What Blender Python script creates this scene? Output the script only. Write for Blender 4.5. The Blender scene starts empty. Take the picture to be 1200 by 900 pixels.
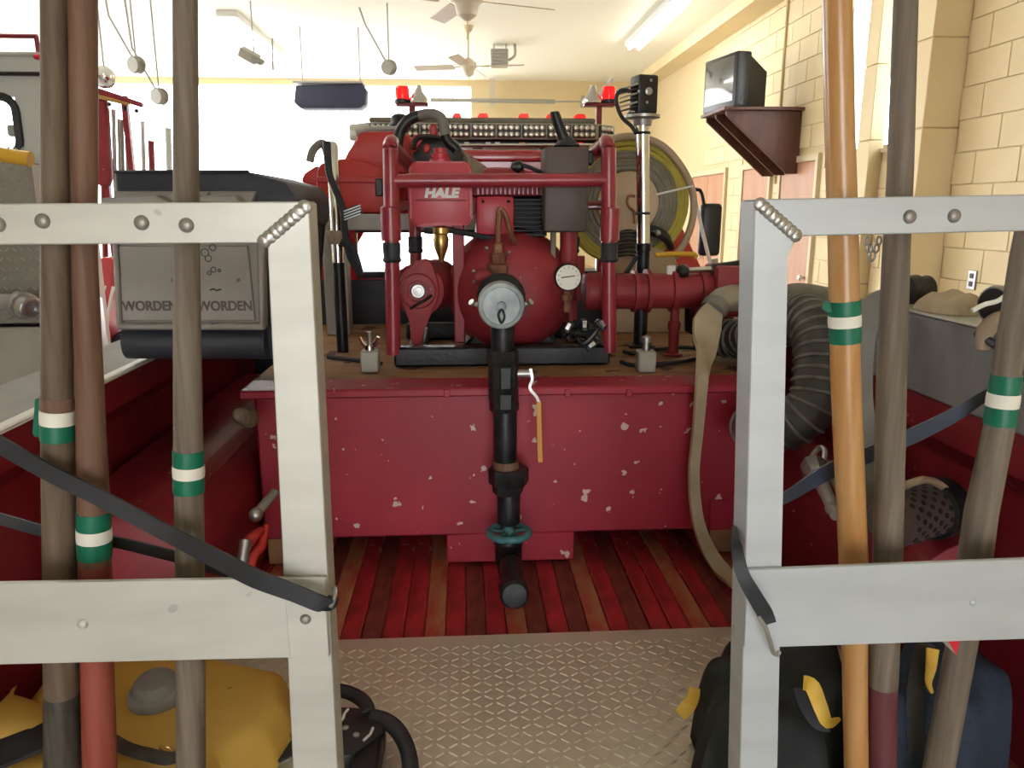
import bpy, bmesh, math, random
from math import sin, cos, pi, radians, sqrt
from mathutils import Vector, Matrix, Euler
random.seed(11)
S = bpy.context.scene
COL = S.collection

# ---------------------------------------------------------------- camera, sky, exposure
EYE = Vector((0.0, 0.0, 1.65))
PITCH, YAW, FPX = radians(12.84), radians(3.5), 900.0
cam_d = bpy.data.cameras.new('camera')
cam = bpy.data.objects.new('camera', cam_d); COL.objects.link(cam)
cam.location = EYE
cam.rotation_euler = (pi/2 - PITCH, 0, -YAW)
cam_d.sensor_width = 36.0; cam_d.lens = 27.0
cam_d.clip_start = 0.05; cam_d.clip_end = 200
S.camera = cam
RC = Euler((pi/2 - PITCH, 0, -YAW)).to_matrix()

w = bpy.data.worlds.new('world'); S.world = w; w.use_nodes = True
bg = w.node_tree.nodes['Background']
bg.inputs['Color'].default_value = (0.96, 0.98, 1.0, 1)
bg.inputs['Strength'].default_value = 8.5
S.view_settings.view_transform = 'Standard'
S.view_settings.look = 'None'
S.view_settings.gamma = 1.0
S.view_settings.use_curve_mapping = False
S.view_settings.exposure = 0.1

def area(name, loc, rot, sx, sy, e, col=(1, 1, 1)):
    d = bpy.data.lights.new(name, 'AREA'); d.shape = 'RECTANGLE'; d.size = sx; d.size_y = sy
    d.energy = e; d.color = col
    o = bpy.data.objects.new(name, d); COL.objects.link(o); o.location = loc; o.rotation_euler = rot
    return o

def ray(px, py):
    return RC @ Vector(((px - 600)/FPX, (450 - py)/FPX, -1.0))
def P(px, py, Y):
    d = ray(px, py); return EYE + d*(Y/d.y)
def Pz(px, py, z):
    d = ray(px, py); return EYE + d*((z - EYE.z)/d.z)
def Px(px, py, X):
    d = ray(px, py); return EYE + d*(X/d.x)
def mm(n, Y):                      # size at distance Y of n pixels
    return n*Y*1.0/FPX

# ---------------------------------------------------------------- materials
MATS = {}
def M(name, col, rough=.5, metal=0, col2=None, sc=8, stretch=(1, 1, 1), bump=0, bsc=60, chips=None,
      csc=30, cth=.66, coat=0, trans=0, emit=0, lo=.35, hi=.65, ior=1.45):
    m = bpy.data.materials.new(name); m.use_nodes = True
    nt = m.node_tree; N = nt.nodes; L = nt.links
    b = N['Principled BSDF']
    b.inputs['Base Color'].default_value = (*col, 1)
    b.inputs['Roughness'].default_value = rough
    b.inputs['Metallic'].default_value = metal
    b.inputs['IOR'].default_value = ior
    if coat: b.inputs['Coat Weight'].default_value = coat; b.inputs['Coat Roughness'].default_value = .15
    if trans: b.inputs['Transmission Weight'].default_value = trans
    if emit:
        b.inputs['Emission Color'].default_value = (*col, 1); b.inputs['Emission Strength'].default_value = emit
    if col2 or chips or bump:
        tc = N.new('ShaderNodeTexCoord'); mp = N.new('ShaderNodeMapping')
        mp.inputs['Scale'].default_value = stretch
        L.new(tc.outputs['Object'], mp.inputs['Vector'])
        out = None
        if col2:
            n1 = N.new('ShaderNodeTexNoise'); n1.inputs['Scale'].default_value = sc; n1.inputs['Detail'].default_value = 5
            L.new(mp.outputs[0], n1.inputs['Vector'])
            cr = N.new('ShaderNodeValToRGB')
            cr.color_ramp.elements[0].position = lo; cr.color_ramp.elements[0].color = (*col, 1)
            cr.color_ramp.elements[1].position = hi; cr.color_ramp.elements[1].color = (*col2, 1)
            L.new(n1.outputs['Fac'], cr.inputs['Fac']); out = cr.outputs['Color']
        if chips:
            n2 = N.new('ShaderNodeTexNoise'); n2.inputs['Scale'].default_value = csc; n2.inputs['Detail'].default_value = 2.5
            L.new(tc.outputs['Object'], n2.inputs['Vector'])
            c2 = N.new('ShaderNodeValToRGB')
            c2.color_ramp.elements[0].position = cth; c2.color_ramp.elements[0].color = (0, 0, 0, 1)
            c2.color_ramp.elements[1].position = cth + .015; c2.color_ramp.elements[1].color = (1, 1, 1, 1)
            L.new(n2.outputs['Fac'], c2.inputs['Fac'])
            mx = N.new('ShaderNodeMixRGB')
            L.new(c2.outputs['Color'], mx.inputs['Fac'])
            if out: L.new(out, mx.inputs['Color1'])
            else: mx.inputs['Color1'].default_value = (*col, 1)
            mx.inputs['Color2'].default_value = (*chips, 1)
            out = mx.outputs['Color']
        if out: L.new(out, b.inputs['Base Color'])
        if bump:
            n3 = N.new('ShaderNodeTexNoise'); n3.inputs['Scale'].default_value = bsc; n3.inputs['Detail'].default_value = 3
            L.new(mp.outputs[0], n3.inputs['Vector'])
            bp = N.new('ShaderNodeBump'); bp.inputs['Strength'].default_value = bump; bp.inputs['Distance'].default_value = .004
            L.new(n3.outputs['Fac'], bp.inputs['Height']); L.new(bp.outputs['Normal'], b.inputs['Normal'])
    MATS[name] = m
    return m

red_body = M('truck red paint', (.16, .009, .016), .42, col2=(.24, .015, .025), sc=5, chips=(.42, .30, .27), csc=38, cth=.74)
red_tank = M('worn red tank paint', (.29, .014, .034), .45, col2=(.38, .020, .045), sc=3, chips=(.62, .45, .42), csc=31, cth=.68, bump=.15, bsc=40)
red_tube = M('red gloss tube paint', (.27, .026, .042), .3, col2=(.34, .036, .055), sc=9, coat=.3, chips=(.30, .18, .14), csc=40, cth=.73)
red_cast = M('red cast iron paint', (.23, .019, .030), .5, col2=(.33, .034, .045), sc=8, bump=.25, bsc=70, chips=(.5, .32, .27), csc=45, cth=.74)
red_shroud = M('red shroud paint', (.42, .034, .055), .35, col2=(.48, .045, .065), sc=6)
red_plastic = M('orange red plastic', (.43, .026, .024), .45, col2=(.50, .036, .03), sc=4)
red_cab = M('cab red gloss paint', (.45, .010, .018), .2, col2=(.52, .015, .025), sc=2, coat=.6)
red_lens = M('red beacon lens', (.85, .02, .02), .12, trans=.25, emit=.5)
amber_lens = M('amber lens', (.65, .42, .18), .2, trans=.3)
black_rub = M('black rubber', (.016, .018, .024), .55, col2=(.03, .032, .04), sc=14)
blue_strap = M('dark blue black strap', (.020, .028, .050), .5, col2=(.035, .045, .075), sc=12)
black_steel = M('black steel', (.012, .013, .016), .38, metal=.3, col2=(.026, .026, .03), sc=10, bump=.2, bsc=90)
black_plas = M('black plastic', (.014, .014, .016), .4)
fin_black = M('black fin metal', (.006, .007, .012), .5)
box_navy = M('dark blue grey box paint', (.018, .022, .036), .5, col2=(.038, .042, .056), sc=3, stretch=(1, 1, 3), bump=.1)
tray_grey = M('dusty grey metal', (.22, .205, .195), .6, metal=.2, col2=(.30, .28, .265), sc=5, chips=(.12, .11, .10), csc=30, cth=.72)
taupe = M('brown grey enamel', (.085, .062, .060), .5, col2=(.11, .082, .078), sc=6)
alu = M('brushed aluminium', (.51, .51, .475), .46, metal=.4, col2=(.60, .595, .555), sc=5, stretch=(1, 1, 4), bump=.05, bsc=30, chips=(.42, .41, .39), csc=19, cth=.735)
alu_sky_tint = M('sky tinted aluminium', (.49, .525, .565), .46, metal=.4, col2=(.56, .60, .64), sc=5, stretch=(1, 1, 4), bump=.05, bsc=30, chips=(.46, .48, .5), csc=15, cth=.75)  # same metal as the left rack, bluish sky light put into the colour
weld_m = M('weld bead', (.42, .41, .39), .35, metal=.8, bump=.5, bsc=90)
rivet_m = M('grey rivet', (.25, .24, .22), .45, metal=.6, col2=(.34, .32, .3), sc=60)
panel_alu = M('dull aluminium sheet', (.26, .27, .29), .5, metal=.5, col2=(.34, .35, .37), sc=6, stretch=(1, 3, 1))
plate_alu = M('tread plate metal', (.60, .55, .455), .42, metal=.45, col2=(.70, .645, .54), sc=4, bump=.1, bsc=120)
locker_m = M('grey tread locker', (.20, .195, .175), .45, metal=.4, col2=(.26, .25, .23), sc=3)
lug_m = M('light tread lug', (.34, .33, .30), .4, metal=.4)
chrome = M('chrome', (.72, .73, .74), .12, metal=1)
steel = M('steel', (.46, .46, .46), .36, metal=.85, col2=(.38, .38, .38), sc=6)
cap_zinc = M('zinc cap', (.36, .40, .41), .5, metal=.3, col2=(.20, .235, .25), sc=24, bump=.2, bsc=60)
wood_a = M('grey brown wood', (0.110, 0.074, 0.050), .6, col2=(0.160, 0.116, 0.080), sc=6, stretch=(14, 14, .8), bump=.2, bsc=20)
wood_b = M('reddish brown wood', (0.138, 0.069, 0.045), .6, col2=(0.192, 0.105, 0.069), sc=6, stretch=(14, 14, .8), bump=.2, bsc=20)
wood_c = M('weathered grey wood', (0.130, 0.102, 0.077), .65, col2=(0.205, 0.167, 0.130), sc=6, stretch=(16, 16, .8), bump=.25, bsc=20)
wood_d = M('varnished orange wood', (0.448, 0.216, 0.068), .32, col2=(0.528, 0.304, 0.128), sc=5, stretch=(12, 12, .7), coat=.4)
paint_rbrown = M('old red handle paint', (0.231, 0.038, 0.025), .55, col2=(0.294, 0.070, 0.045), sc=6, stretch=(10, 10, 1))
paint_maroon = M('maroon handle paint', (.09, .018, .030), .5, col2=(.14, .04, .05), sc=8, stretch=(8, 8, 1))
char_wood = M('charred wood', (.02, .019, .018), .7, col2=(.07, .06, .05), sc=9, stretch=(8, 8, 1), bump=.4, bsc=20)
tape_g = M('green tape', (.004, .115, .068), .4, col2=(.006, .155, .09), sc=20)
tape_w = M('white tape', (.72, .70, .62), .55, col2=(.80, .78, .70), sc=20)
tan_wood = M('worn tan plywood', (.24, .12, .055), .7, col2=(.36, .20, .10), sc=7, stretch=(1, 3, 1), chips=(.08, .03, .025), csc=9, cth=.62)
board_r = M('worn red board', (.50, .030, .040), .5, col2=(.26, .020, .024), sc=6, stretch=(5, 2, 1), chips=(.45, .25, .16), csc=16, cth=.64)
board_d = M('dark dirty board', (.16, .024, .024), .6, col2=(.24, .055, .036), sc=7, stretch=(5, 2, 1))
board_t = M('bare tan board', (.44, .20, .10), .6, col2=(.42, .06, .045), sc=5, stretch=(5, 2, 1))
yellow_c = M('yellow coated cloth', (.52, .31, .055), .6, col2=(.60, .38, .085), sc=4, chips=(.30, .15, .03), csc=26, cth=.73, bump=.2, bsc=15)
grey_cap = M('grey cap plastic', (.19, .185, .18), .5, col2=(.25, .245, .235), sc=20)
navy_c = M('navy cloth', (.012, .022, .045), .85, col2=(.022, .036, .066), sc=10, bump=.4, bsc=120)
dk_cloth = M('black green cloth', (.016, .020, .021), .85, col2=(.027, .032, .034), sc=10, bump=.4, bsc=120)
yellow_w = M('yellow webbing', (.75, .46, .05), .6, col2=(.82, .55, .10), sc=40)
tan_hose = M('tan canvas hose', (.42, .34, .235), .8, col2=(.50, .42, .30), sc=10, bump=.3, bsc=160)
tan_tube = M('tan rubber tube', (.36, .26, .17), .5, col2=(.43, .32, .22), sc=8)
olive_hose = M('olive grey hose', (.16, .145, .105), .7, col2=(.23, .21, .16), sc=12)
yellow_h = M('yellow hose', (.45, .38, .055), .6, col2=(.36, .30, .06), sc=14)
reel_disc = M('tan reel disc', (.46, .34, .22), .6, col2=(.52, .40, .27), sc=4)
corr_m = M('corrugated black hose', (.030, .029, .027), .5, col2=(.065, .06, .054), sc=25)
rib_m = M('corrugated hose rib', (.10, .095, .085), .45, col2=(.17, .16, .145), sc=25)
grey_hose = M('grey flat hose', (.17, .165, .15), .75, col2=(.23, .22, .2), sc=10)
brass = M('brass', (.50, .33, .12), .3, metal=.9)
copper = M('copper', (.38, .20, .13), .4, metal=.7, col2=(.25, .12, .09), sc=30)
dial = M('dial face', (.80, .80, .72), .35)
ink = M('black ink', (.02, .02, .02), .6)
white_ink = M('white lettering', (.78, .76, .74), .5)
teal = M('teal handwheel paint', (.035, .14, .16), .55, col2=(.07, .21, .23), sc=40, bump=.3)
pipe_blk = M('black iron pipe', (.013, .014, .017), .42, metal=.4, col2=(.03, .03, .034), sc=25, bump=.25, bsc=60)
orange_g = M('orange grip', (.62, .30, .05), .5)
glass = M('clear glass', (.95, .98, .98), .02, trans=1.0, ior=1.05)
wall_y = M('pale yellow wall paint', (.72, .58, .33), .6, col2=(.76, .62, .37), sc=2, bump=.25, bsc=50)
mortar = M('yellow mortar paint', (.66, .53, .30), .7)
ceil_m = M('white ceiling paint', (.88, .855, .73), .7)
concrete = M('concrete floor', (.36, .345, .32), .55, col2=(.42, .405, .38), sc=2)
apron = M('light concrete apron', (.68, .67, .65), .8, col2=(.72, .71, .69), sc=2)
door_m = M('light brown door wood', (.46, .22, .12), .45, col2=(.52, .27, .15), sc=4, stretch=(3, 3, .5))
door_f = M('cream door frame', (.66, .54, .34), .5)
shelf_m = M('dark brown shelf wood', (.075, .026, .016), .45, col2=(.12, .042, .025), sc=5, stretch=(3, 3, .6))
tv_m = M('black tv plastic', (.018, .017, .017), .4)
screen = M('tv glass', (.035, .035, .035), .06, coat=1)
lamp_e = M('fluorescent tube', (1, .99, .94), .4, emit=26)
led_e = M('clear led lens', (.62, .60, .52), .15, metal=.3)
led_b = M('led module board', (.05, .05, .045), .5)
bar_grey = M('light bar housing', (.34, .33, .29), .4, metal=.2)
white_pl = M('white enamel', (.74, .73, .70), .4)
engine_w = M('off white truck paint', (.50, .52, .50), .35, col2=(.54, .56, .54), sc=2)
fan_m = M('cream fan enamel', (.62, .55, .42), .5)
fan_b = M('tan fan blade', (.50, .40, .28), .55)
grey_rack = M('pale grey steel', (.40, .40, .38), .5)
dark_hang = M('dark blue grey cover', (.040, .045, .085), .6)
mirror_b = M('black mirror shell', (.02, .02, .022), .35)
hi_vis = M('yellow tool handle', (.62, .36, .03), .45)
tail_red = M('red tag', (.62, .02, .04), .4)
foil = M('silver tag', (.6, .6, .62), .25, metal=.9)
leather = M('worn tan leather', (.26, .19, .13), .8, col2=(.35, .27, .19), sc=20)

# ---------------------------------------------------------------- mesh helpers
def B(): return bmesh.new()
def V(*a): return Vector(a)

def _bev(b, faces, off, seg=1):
    es = {e for f in faces for e in f.edges}
    bmesh.ops.bevel(b, geom=list(es), offset=off, segments=seg, affect='EDGES', clamp_overlap=True, profile=.5)

def prism(b, pts, vec, bev=0, seg=1):
    n = len(pts); vec = Vector(vec)
    a = [b.verts.new(p) for p in pts]; c = [b.verts.new(Vector(p) + vec) for p in pts]
    fs = [b.faces.new(a), b.faces.new(c[::-1])]
    for i in range(n):
        j = (i + 1) % n
        fs.append(b.faces.new((a[i], c[i], c[j], a[j])))
    if bev: _bev(b, fs, bev, seg)
    return b

def box(b, lo, hi, bev=0, seg=1):
    x0, y0, z0 = lo; x1, y1, z1 = hi
    return prism(b, [V(x0, y0, z0), V(x1, y0, z0), V(x1, y0, z1), V(x0, y0, z1)], (0, y1 - y0, 0), bev, seg)

def obox(b, c, R, size, bev=0, seg=1):
    sx, sy, sz = [s/2 for s in size]; c = Vector(c)
    q = [V(-sx, -sy, -sz), V(sx, -sy, -sz), V(sx, -sy, sz), V(-sx, -sy, sz)]
    return prism(b, [c + R @ p for p in q], R @ V(0, 2*sy, 0), bev, seg)

def pbox(b, x0, y0, x1, y1, Y, d, bev=0, seg=1):           # box whose front face covers a picture rectangle at Y
    a = P(x0, y1, Y); c = P(x1, y0, Y)
    return box(b, (a.x, Y, a.z), (c.x, Y + d, c.z), bev, seg)

def ppoly(b, pts, Y, d, bev=0, seg=1):
    return prism(b, [P(x, y, Y) for x, y in pts], (0, d, 0), bev, seg)

def rrect(cx, cz, hx, hz, r, n=5):
    out = []
    for sx, sz, a0 in ((1, 1, 0), (-1, 1, 90), (-1, -1, 180), (1, -1, 270)):
        for k in range(n + 1):
            a = radians(a0 + 90*k/n)
            out.append((cx + sx*(hx - r) + r*cos(a), cz + sz*(hz - r) + r*sin(a)))
    return out

def crv(pts, k=6, closed=False):
    pts = [Vector(p) for p in pts]; n = len(pts); out = []
    rng = range(n) if closed else range(n - 1)
    for i in rng:
        if closed: p0, p1, p2, p3 = (pts[(i + j) % n] for j in (-1, 0, 1, 2))
        else: p0, p1, p2, p3 = pts[max(i - 1, 0)], pts[i], pts[i + 1], pts[min(i + 2, n - 1)]
        for s in range(k):
            t = s/k
            out.append(.5*((2*p1) + (p2 - p0)*t + (2*p0 - 5*p1 + 4*p2 - p3)*t*t + (-p0 + 3*p1 - 3*p2 + p3)*t**3))
    if not closed: out.append(pts[-1])
    return out

def lerpl(vals, n):
    if not isinstance(vals, (list, tuple)): return [vals]*n
    out = []
    for i in range(n):
        t = i/(n - 1)*(len(vals) - 1); k = min(int(t), len(vals) - 2); f = t - k
        out.append(vals[k]*(1 - f) + vals[k + 1]*f)
    return out

def tube(b, pts, r, n=10, closed=False, cap=True, flat=1.0, up=None, twist=0):
    pts = [Vector(p) for p in pts]; m = len(pts); rs = lerpl(r, m)
    fl = lerpl(flat, m)
    rings = []; ref = None
    for i, p in enumerate(pts):
        if closed: t = pts[(i + 1) % m] - pts[i - 1]
        else: t = pts[min(i + 1, m - 1)] - pts[max(i - 1, 0)]
        if t.length < 1e-9: t = V(0, 0, 1)
        t.normalize()
        if ref is None:
            ref = Vector(up) if up else (V(0, 1, 0) if abs(t.y) < .9 else V(1, 0, 0))
        u = ref - t*ref.dot(t)
        if u.length < 1e-6: u = t.orthogonal()
        u.normalize(); w_ = t.cross(u); ref = u
        if up: ref = Vector(up)
        rings.append([b.verts.new(p + (u*cos(2*pi*k/n)*fl[i] + w_*sin(2*pi*k/n))*rs[i]) for k in range(n)])
    for i in range(m if closed else m - 1):
        A, C = rings[i], rings[(i + 1) % m]
        for k in range(n):
            b.faces.new((A[k], A[(k + 1) % n], C[(k + 1) % n], C[k]))
    if cap and not closed:
        b.faces.new(rings[0][::-1]); b.faces.new(rings[-1])
    return b

def lathe(b, prof, o, ax, n=24):
    o = Vector(o); ax = Vector(ax).normalized(); u = ax.orthogonal().normalized(); w_ = ax.cross(u)
    rings = []
    for r, h in prof:
        if r < 1e-5: rings.append([b.verts.new(o + ax*h)])
        else: rings.append([b.verts.new(o + ax*h + (u*cos(2*pi*k/n) + w_*sin(2*pi*k/n))*r) for k in range(n)])
    for A, C in zip(rings, rings[1:]):
        if len(A) == 1 and len(C) == 1: continue
        for k in range(n):
            k2 = (k + 1) % n
            if len(A) == 1: b.faces.new((A[0], C[k2], C[k]))
            elif len(C) == 1: b.faces.new((A[k], A[k2], C[0]))
            else: b.faces.new((A[k], A[k2], C[k2], C[k]))
    if len(rings[0]) > 1: b.faces.new(rings[0][::-1])
    if len(rings[-1]) > 1: b.faces.new(rings[-1])
    return b

def cyl(b, p, q, r, n=14, r2=None):
    return tube(b, [p, q], [r, r if r2 is None else r2], n)

def ball(b, c, r, n=14, sq=(1, 1, 1)):
    k0 = len(b.verts)
    prof = [(sin(pi*i/(n//2))*1.0, -cos(pi*i/(n//2))) for i in range(n//2 + 1)]
    prof[0] = (0, -1); prof[-1] = (0, 1)
    lathe(b, prof, (0, 0, 0), (0, 0, 1), n)
    b.verts.ensure_lookup_table()
    for v in b.verts[k0:]:
        v.co = Vector(c) + Vector((v.co.x*r*sq[0], v.co.y*r*sq[1], v.co.z*r*sq[2]))
    return b

def ring(c, r, ax, n=32, sq=(1, 1)):
    ax = Vector(ax).normalized(); u = ax.orthogonal().normalized()
    if abs(ax.y) > .9: u = V(1, 0, 0)
    w_ = ax.cross(u)
    return [Vector(c) + u*cos(2*pi*k/n)*r*sq[0] + w_*sin(2*pi*k/n)*r*sq[1] for k in range(n)]

def hexn(b, c, ax, r, h):
    return lathe(b, [(r, -h/2), (r, h/2)], c, ax, 6)

def blob(b, outline, z0, h, rings=7, powr=4, amp=0, fr=9, seed=0, crisp=False):
    o_ = [V(x, y, 0) for x, y in outline]
    pts = [o_[i].lerp(o_[(i + 1) % len(o_)], k/5) for i in range(len(o_)) for k in range(5)] if crisp else crv(o_, 4, True); n = len(pts)
    c = sum(pts, V(0, 0, 0))/n; rs = []
    from mathutils import noise
    for i in range(rings + 1):
        s = 1 - i/rings if i < rings else 0
        if i == rings:
            p = c.copy(); rs.append([b.verts.new((p.x, p.y, z0 + h + amp*noise.noise(V(p.x*fr, p.y*fr, seed))))]); break
        s2 = sqrt(max(s, 0)) if i else 1
        row = []
        for p in pts:
            q = c + (p - c)*s2
            z = z0 + h*(1 - s2**powr) + (amp*noise.noise(V(q.x*fr, q.y*fr, seed)) if i else 0)
            row.append(b.verts.new((q.x, q.y, z)))
        rs.append(row)
    for A, C in zip(rs, rs[1:]):
        for k in range(n):
            k2 = (k + 1) % n
            if len(C) == 1: b.faces.new((A[k], A[k2], C[0]))
            else: b.faces.new((A[k], A[k2], C[k2], C[k]))
    b.faces.new(rs[0][::-1])
    return b

def ribbon(b, pts, wd, th, nrm, k=8):
    """a flat strip through pts, width along (tangent x nrm), thickness along nrm"""
    q = crv(pts, k); m = len(q); ws = lerpl(wd, m); rows = []
    nrms = nrm if isinstance(nrm, list) else [nrm]*m
    for i, p in enumerate(q):
        t = (q[min(i + 1, m - 1)] - q[max(i - 1, 0)]).normalized()
        nn = Vector(nrms[min(i, len(nrms) - 1)]); nn = (nn - t*nn.dot(t)).normalized(); s = t.cross(nn)
        rows.append([b.verts.new(p + s*ws[i]/2*a + nn*th/2*c) for a, c in ((-1, -1), (1, -1), (1, 1), (-1, 1))])
    for A, C in zip(rows, rows[1:]):
        for j in range(4): b.faces.new((A[j], A[(j + 1) % 4], C[(j + 1) % 4], C[j]))
    b.faces.new(rows[0][::-1]); b.faces.new(rows[-1])
    return b

# ---------------------------------------------------------------- object helpers
WL = {}
def obj(name, b, m, parent=None, ang=38, shift=True):
    bmesh.ops.recalc_face_normals(b, faces=b.faces[:])
    th = radians(ang)
    for e in b.edges:
        if len(e.link_faces) == 2 and e.calc_face_angle(0) > th: e.smooth = False
    for f in b.faces: f.smooth = True
    lo = Vector((min(v.co.x for v in b.verts), min(v.co.y for v in b.verts), min(v.co.z for v in b.verts)))
    hi = Vector((max(v.co.x for v in b.verts), max(v.co.y for v in b.verts), max(v.co.z for v in b.verts)))
    c = (lo + hi)/2
    for v in b.verts: v.co -= c
    me = bpy.data.meshes.new(name); b.to_mesh(me); b.free()
    me.materials.append(m)
    o = bpy.data.objects.new(name, me); COL.objects.link(o)
    WL[o.name] = c
    if parent: o.parent = parent; o.location = c - WL[parent.name]
    else: o.location = c
    return o

def thing(name, label, cat, loc, group=None):
    o = bpy.data.objects.new(name, None); o.empty_display_size = .1; COL.objects.link(o)
    o.location = loc; WL[o.name] = Vector(loc)
    o['label'] = label; o['category'] = cat
    if group: o['group'] = group
    return o

def tag(o, label, cat, group=None):
    o['label'] = label; o['category'] = cat
    if group: o['group'] = group
    return o

def struct(name, b, m, parent=None):
    o = obj(name, b, m, parent)
    if not parent: o['kind'] = 'structure'
    return o

def dup(o, c, parent):                       # another copy of a part, centred at c
    n = o.copy(); COL.objects.link(n); WL[n.name] = Vector(c)
    n.parent = parent; n.location = Vector(c) - (WL[parent.name] if parent else V(0, 0, 0))
    return n

def text(s, size, c, parent, m, name='lettering', shear=0, off=0, depth=.0015, rot=(pi/2, 0, 0), sx=1.0):
    cu = bpy.data.curves.new('t', 'FONT'); cu.body = s; cu.size = size; cu.align_x = 'CENTER'; cu.align_y = 'CENTER'
    cu.shear = shear; cu.offset = off; cu.extrude = depth
    t = bpy.data.objects.new('t', cu); COL.objects.link(t)
    dg = bpy.context.evaluated_depsgraph_get()
    me = bpy.data.meshes.new_from_object(t.evaluated_get(dg))
    bpy.data.objects.remove(t); bpy.data.curves.remove(cu)
    me.name = name
    R = Euler(rot).to_matrix().to_4x4() @ Matrix.Diagonal((sx, 1, 1, 1))
    me.transform(R); me.materials.clear(); me.materials.append(m)
    o = bpy.data.objects.new(name, me); COL.objects.link(o); WL[o.name] = Vector(c)
    o.parent = parent; o.location = Vector(c) - WL[parent.name]
    return o

# ---------------------------------------------------------------- the room
XR, YB, YF_, ZC, XL = 3.2, -5.0, 14.0, 3.8, -9.0
struct('floor', box(B(), (XL, YB, -.12), (XR, YF_, 0)), concrete)
struct('floor_apron', box(B(), (-30, YF_, -.14), (20, 60, -.01)), apron)
struct('floor_apron', box(B(), (-30, -45, -.14), (20, YB, -.01)), apron)
struct('ceiling', box(B(), (XL, YB, ZC), (XR + .2, YF_ + .2, ZC + .15)), ceil_m)
WY0, WY1, WZ0, WZ1 = 5.4, 6.85, 2.1, 3.62
b = B()
box(b, (XR, YB, 0), (XR + .2, WY0, ZC)); box(b, (XR, WY1, 0), (XR + .2, YF_, ZC))
box(b, (XR, WY0, 0), (XR + .2, WY1, WZ0)); box(b, (XR, WY0, WZ1), (XR + .2, WY1, ZC))
wr = struct('wall_right', b, mortar)
# front wall: bay doorways open to the daylight on the left, painted wall on the right
XD = .15
b = B()
box(b, (XD, YF_, 0), (XR, YF_ + .2, ZC)); box(b, (XL, YF_, 3.70), (XD, YF_ + .2, ZC))
box(b, (XL, YF_, 0), (XL + .3, YF_ + .2, 3.55))
struct('wall_front', b, wall_y)
b = B()
box(b, (XL - .2, YB, 0), (XL, YF_, 1.0)); box(b, (XL - .2, YB, 3.4), (XL, YF_, ZC))
box(b, (XL - .2, YB, 1.0), (XL, 4.2, 3.4))  # unseen rear stretch, closed up to darken the foreground
for y in (7.0, 10.0, 12.8): box(b, (XL - .2, y, 1.0), (XL, y + 1.2, 3.4))
struct('wall_left', b, wall_y)
b = B()
box(b, (1.45, YB - .2, 0), (XR, YB, ZC)); box(b, (XL, YB - .2, 0), (-1.45, YB, ZC))
box(b, (-1.45, YB - .2, 2.8), (1.45, YB, ZC))  # unseen wall, doorway sized to limit the light on the foreground
struct('wall_back', b, wall_y)
# window beside the pilasters
wn = struct('window_1', (lambda b: (box(b, (XR + .08, WY0, WZ0), (XR + .12, WY0 + .04, WZ1)), box(b, (XR + .08, WY1 - .04, WZ0), (XR + .12, WY1, WZ1)),
     box(b, (XR + .08, WY0 + .04, WZ0), (XR + .12, WY1 - .04, WZ0 + .04)), box(b, (XR + .08, WY0 + .04, WZ1 - .04), (XR + .12, WY1 - .04, WZ1)), b)[-1])(B()), door_f)
obj('pane', box(B(), (XR + .095, WY0 + .04, WZ0 + .04), (XR + .103, WY1 - .04, WZ1 - .04)), glass, wn)
obj('sill', box(B(), (XR - .02, WY0 - .02, WZ0 - .03), (XR + .1, WY1 + .02, WZ0)), door_f, wn)

def yw(px): return Px(px, 245, XR).y
# doors standing in the right wall
DOORS = []
for i, (xa, xb, yt, leafs) in enumerate(((955, 915, 190, 1), (901, 871, 197, 1), (849, 812, 208, 2))):
    y0, y1 = yw(xa), yw(xb); zt = 2.08
    d = struct('door_%d' % (i + 1), (lambda b: (box(b, (XR - .035, y0 - .05, 0), (XR, y0, zt + .06)), box(b, (XR - .035, y1, 0), (XR, y1 + .05, zt + .06)),
        box(b, (XR - .035, y0, zt), (XR, y1, zt + .06)), b)[-1])(B()), door_f)
    n = leafs
    for k in range(n):
        a = y0 + (y1 - y0)*k/n; c = y0 + (y1 - y0)*(k + 1)/n
        lf = obj('door_leaf', box(B(), (XR - .02, a + .006, .01), (XR, c - .006, zt - .005), .004), door_m, d)
        bb = B(); lathe(bb, [(.012, 0), (.012, .03), (.028, .035), (.03, .05), (.02, .062), (0, .065)], (XR - .02, a + .06, 1.02), (-1, 0, 0), 12)
        obj('door_knob', bb, chrome, lf)
    DOORS.append((y0 - .1, y1 + .1))
# painted concrete blocks, one by one, on the part of the wall that can be read
PIL = [(5.02, 5.36), (5.93, 6.12)]
protos = {}
for r in range(4, 19):
    z0 = .006 + r*.2; z1 = min(z0 + .194, ZC - .005)
    holes = [p for p in PIL]
    if z1 > WZ0 - .03 and z0 < WZ1: holes.append((WY0 - .02, WY1 + .02))
    if z0 < 2.15: holes += DOORS
    for k in range(0, 17):
        segs = [(3.4 + k*.4 + (.2 if r % 2 else 0), 0)]; segs = [(segs[0][0] + .003, segs[0][0] + .397)]
        for h0, h1 in holes:
            nw = []
            for a, c in segs:
                if c <= h0 or a >= h1: nw.append((a, c)); continue
                if a < h0: nw.append((a, h0 - .003))
                if c > h1: nw.append((h1 + .003, c))
            segs = nw
        for a, c in segs:
            if c - a < .03: continue
            key = (round(c - a, 3), round(z1 - z0, 3))
            x = XR - .005 + random.uniform(-.001, .001); ctr = V(x, (a + c)/2, (z0 + z1)/2)
            if key not in protos:
                protos[key] = obj('block', box(B(), (x - .006, a, z0), (x + .006, c, z1), .0025), wall_y, wr)
            else: dup(protos[key], ctr, wr)
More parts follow.
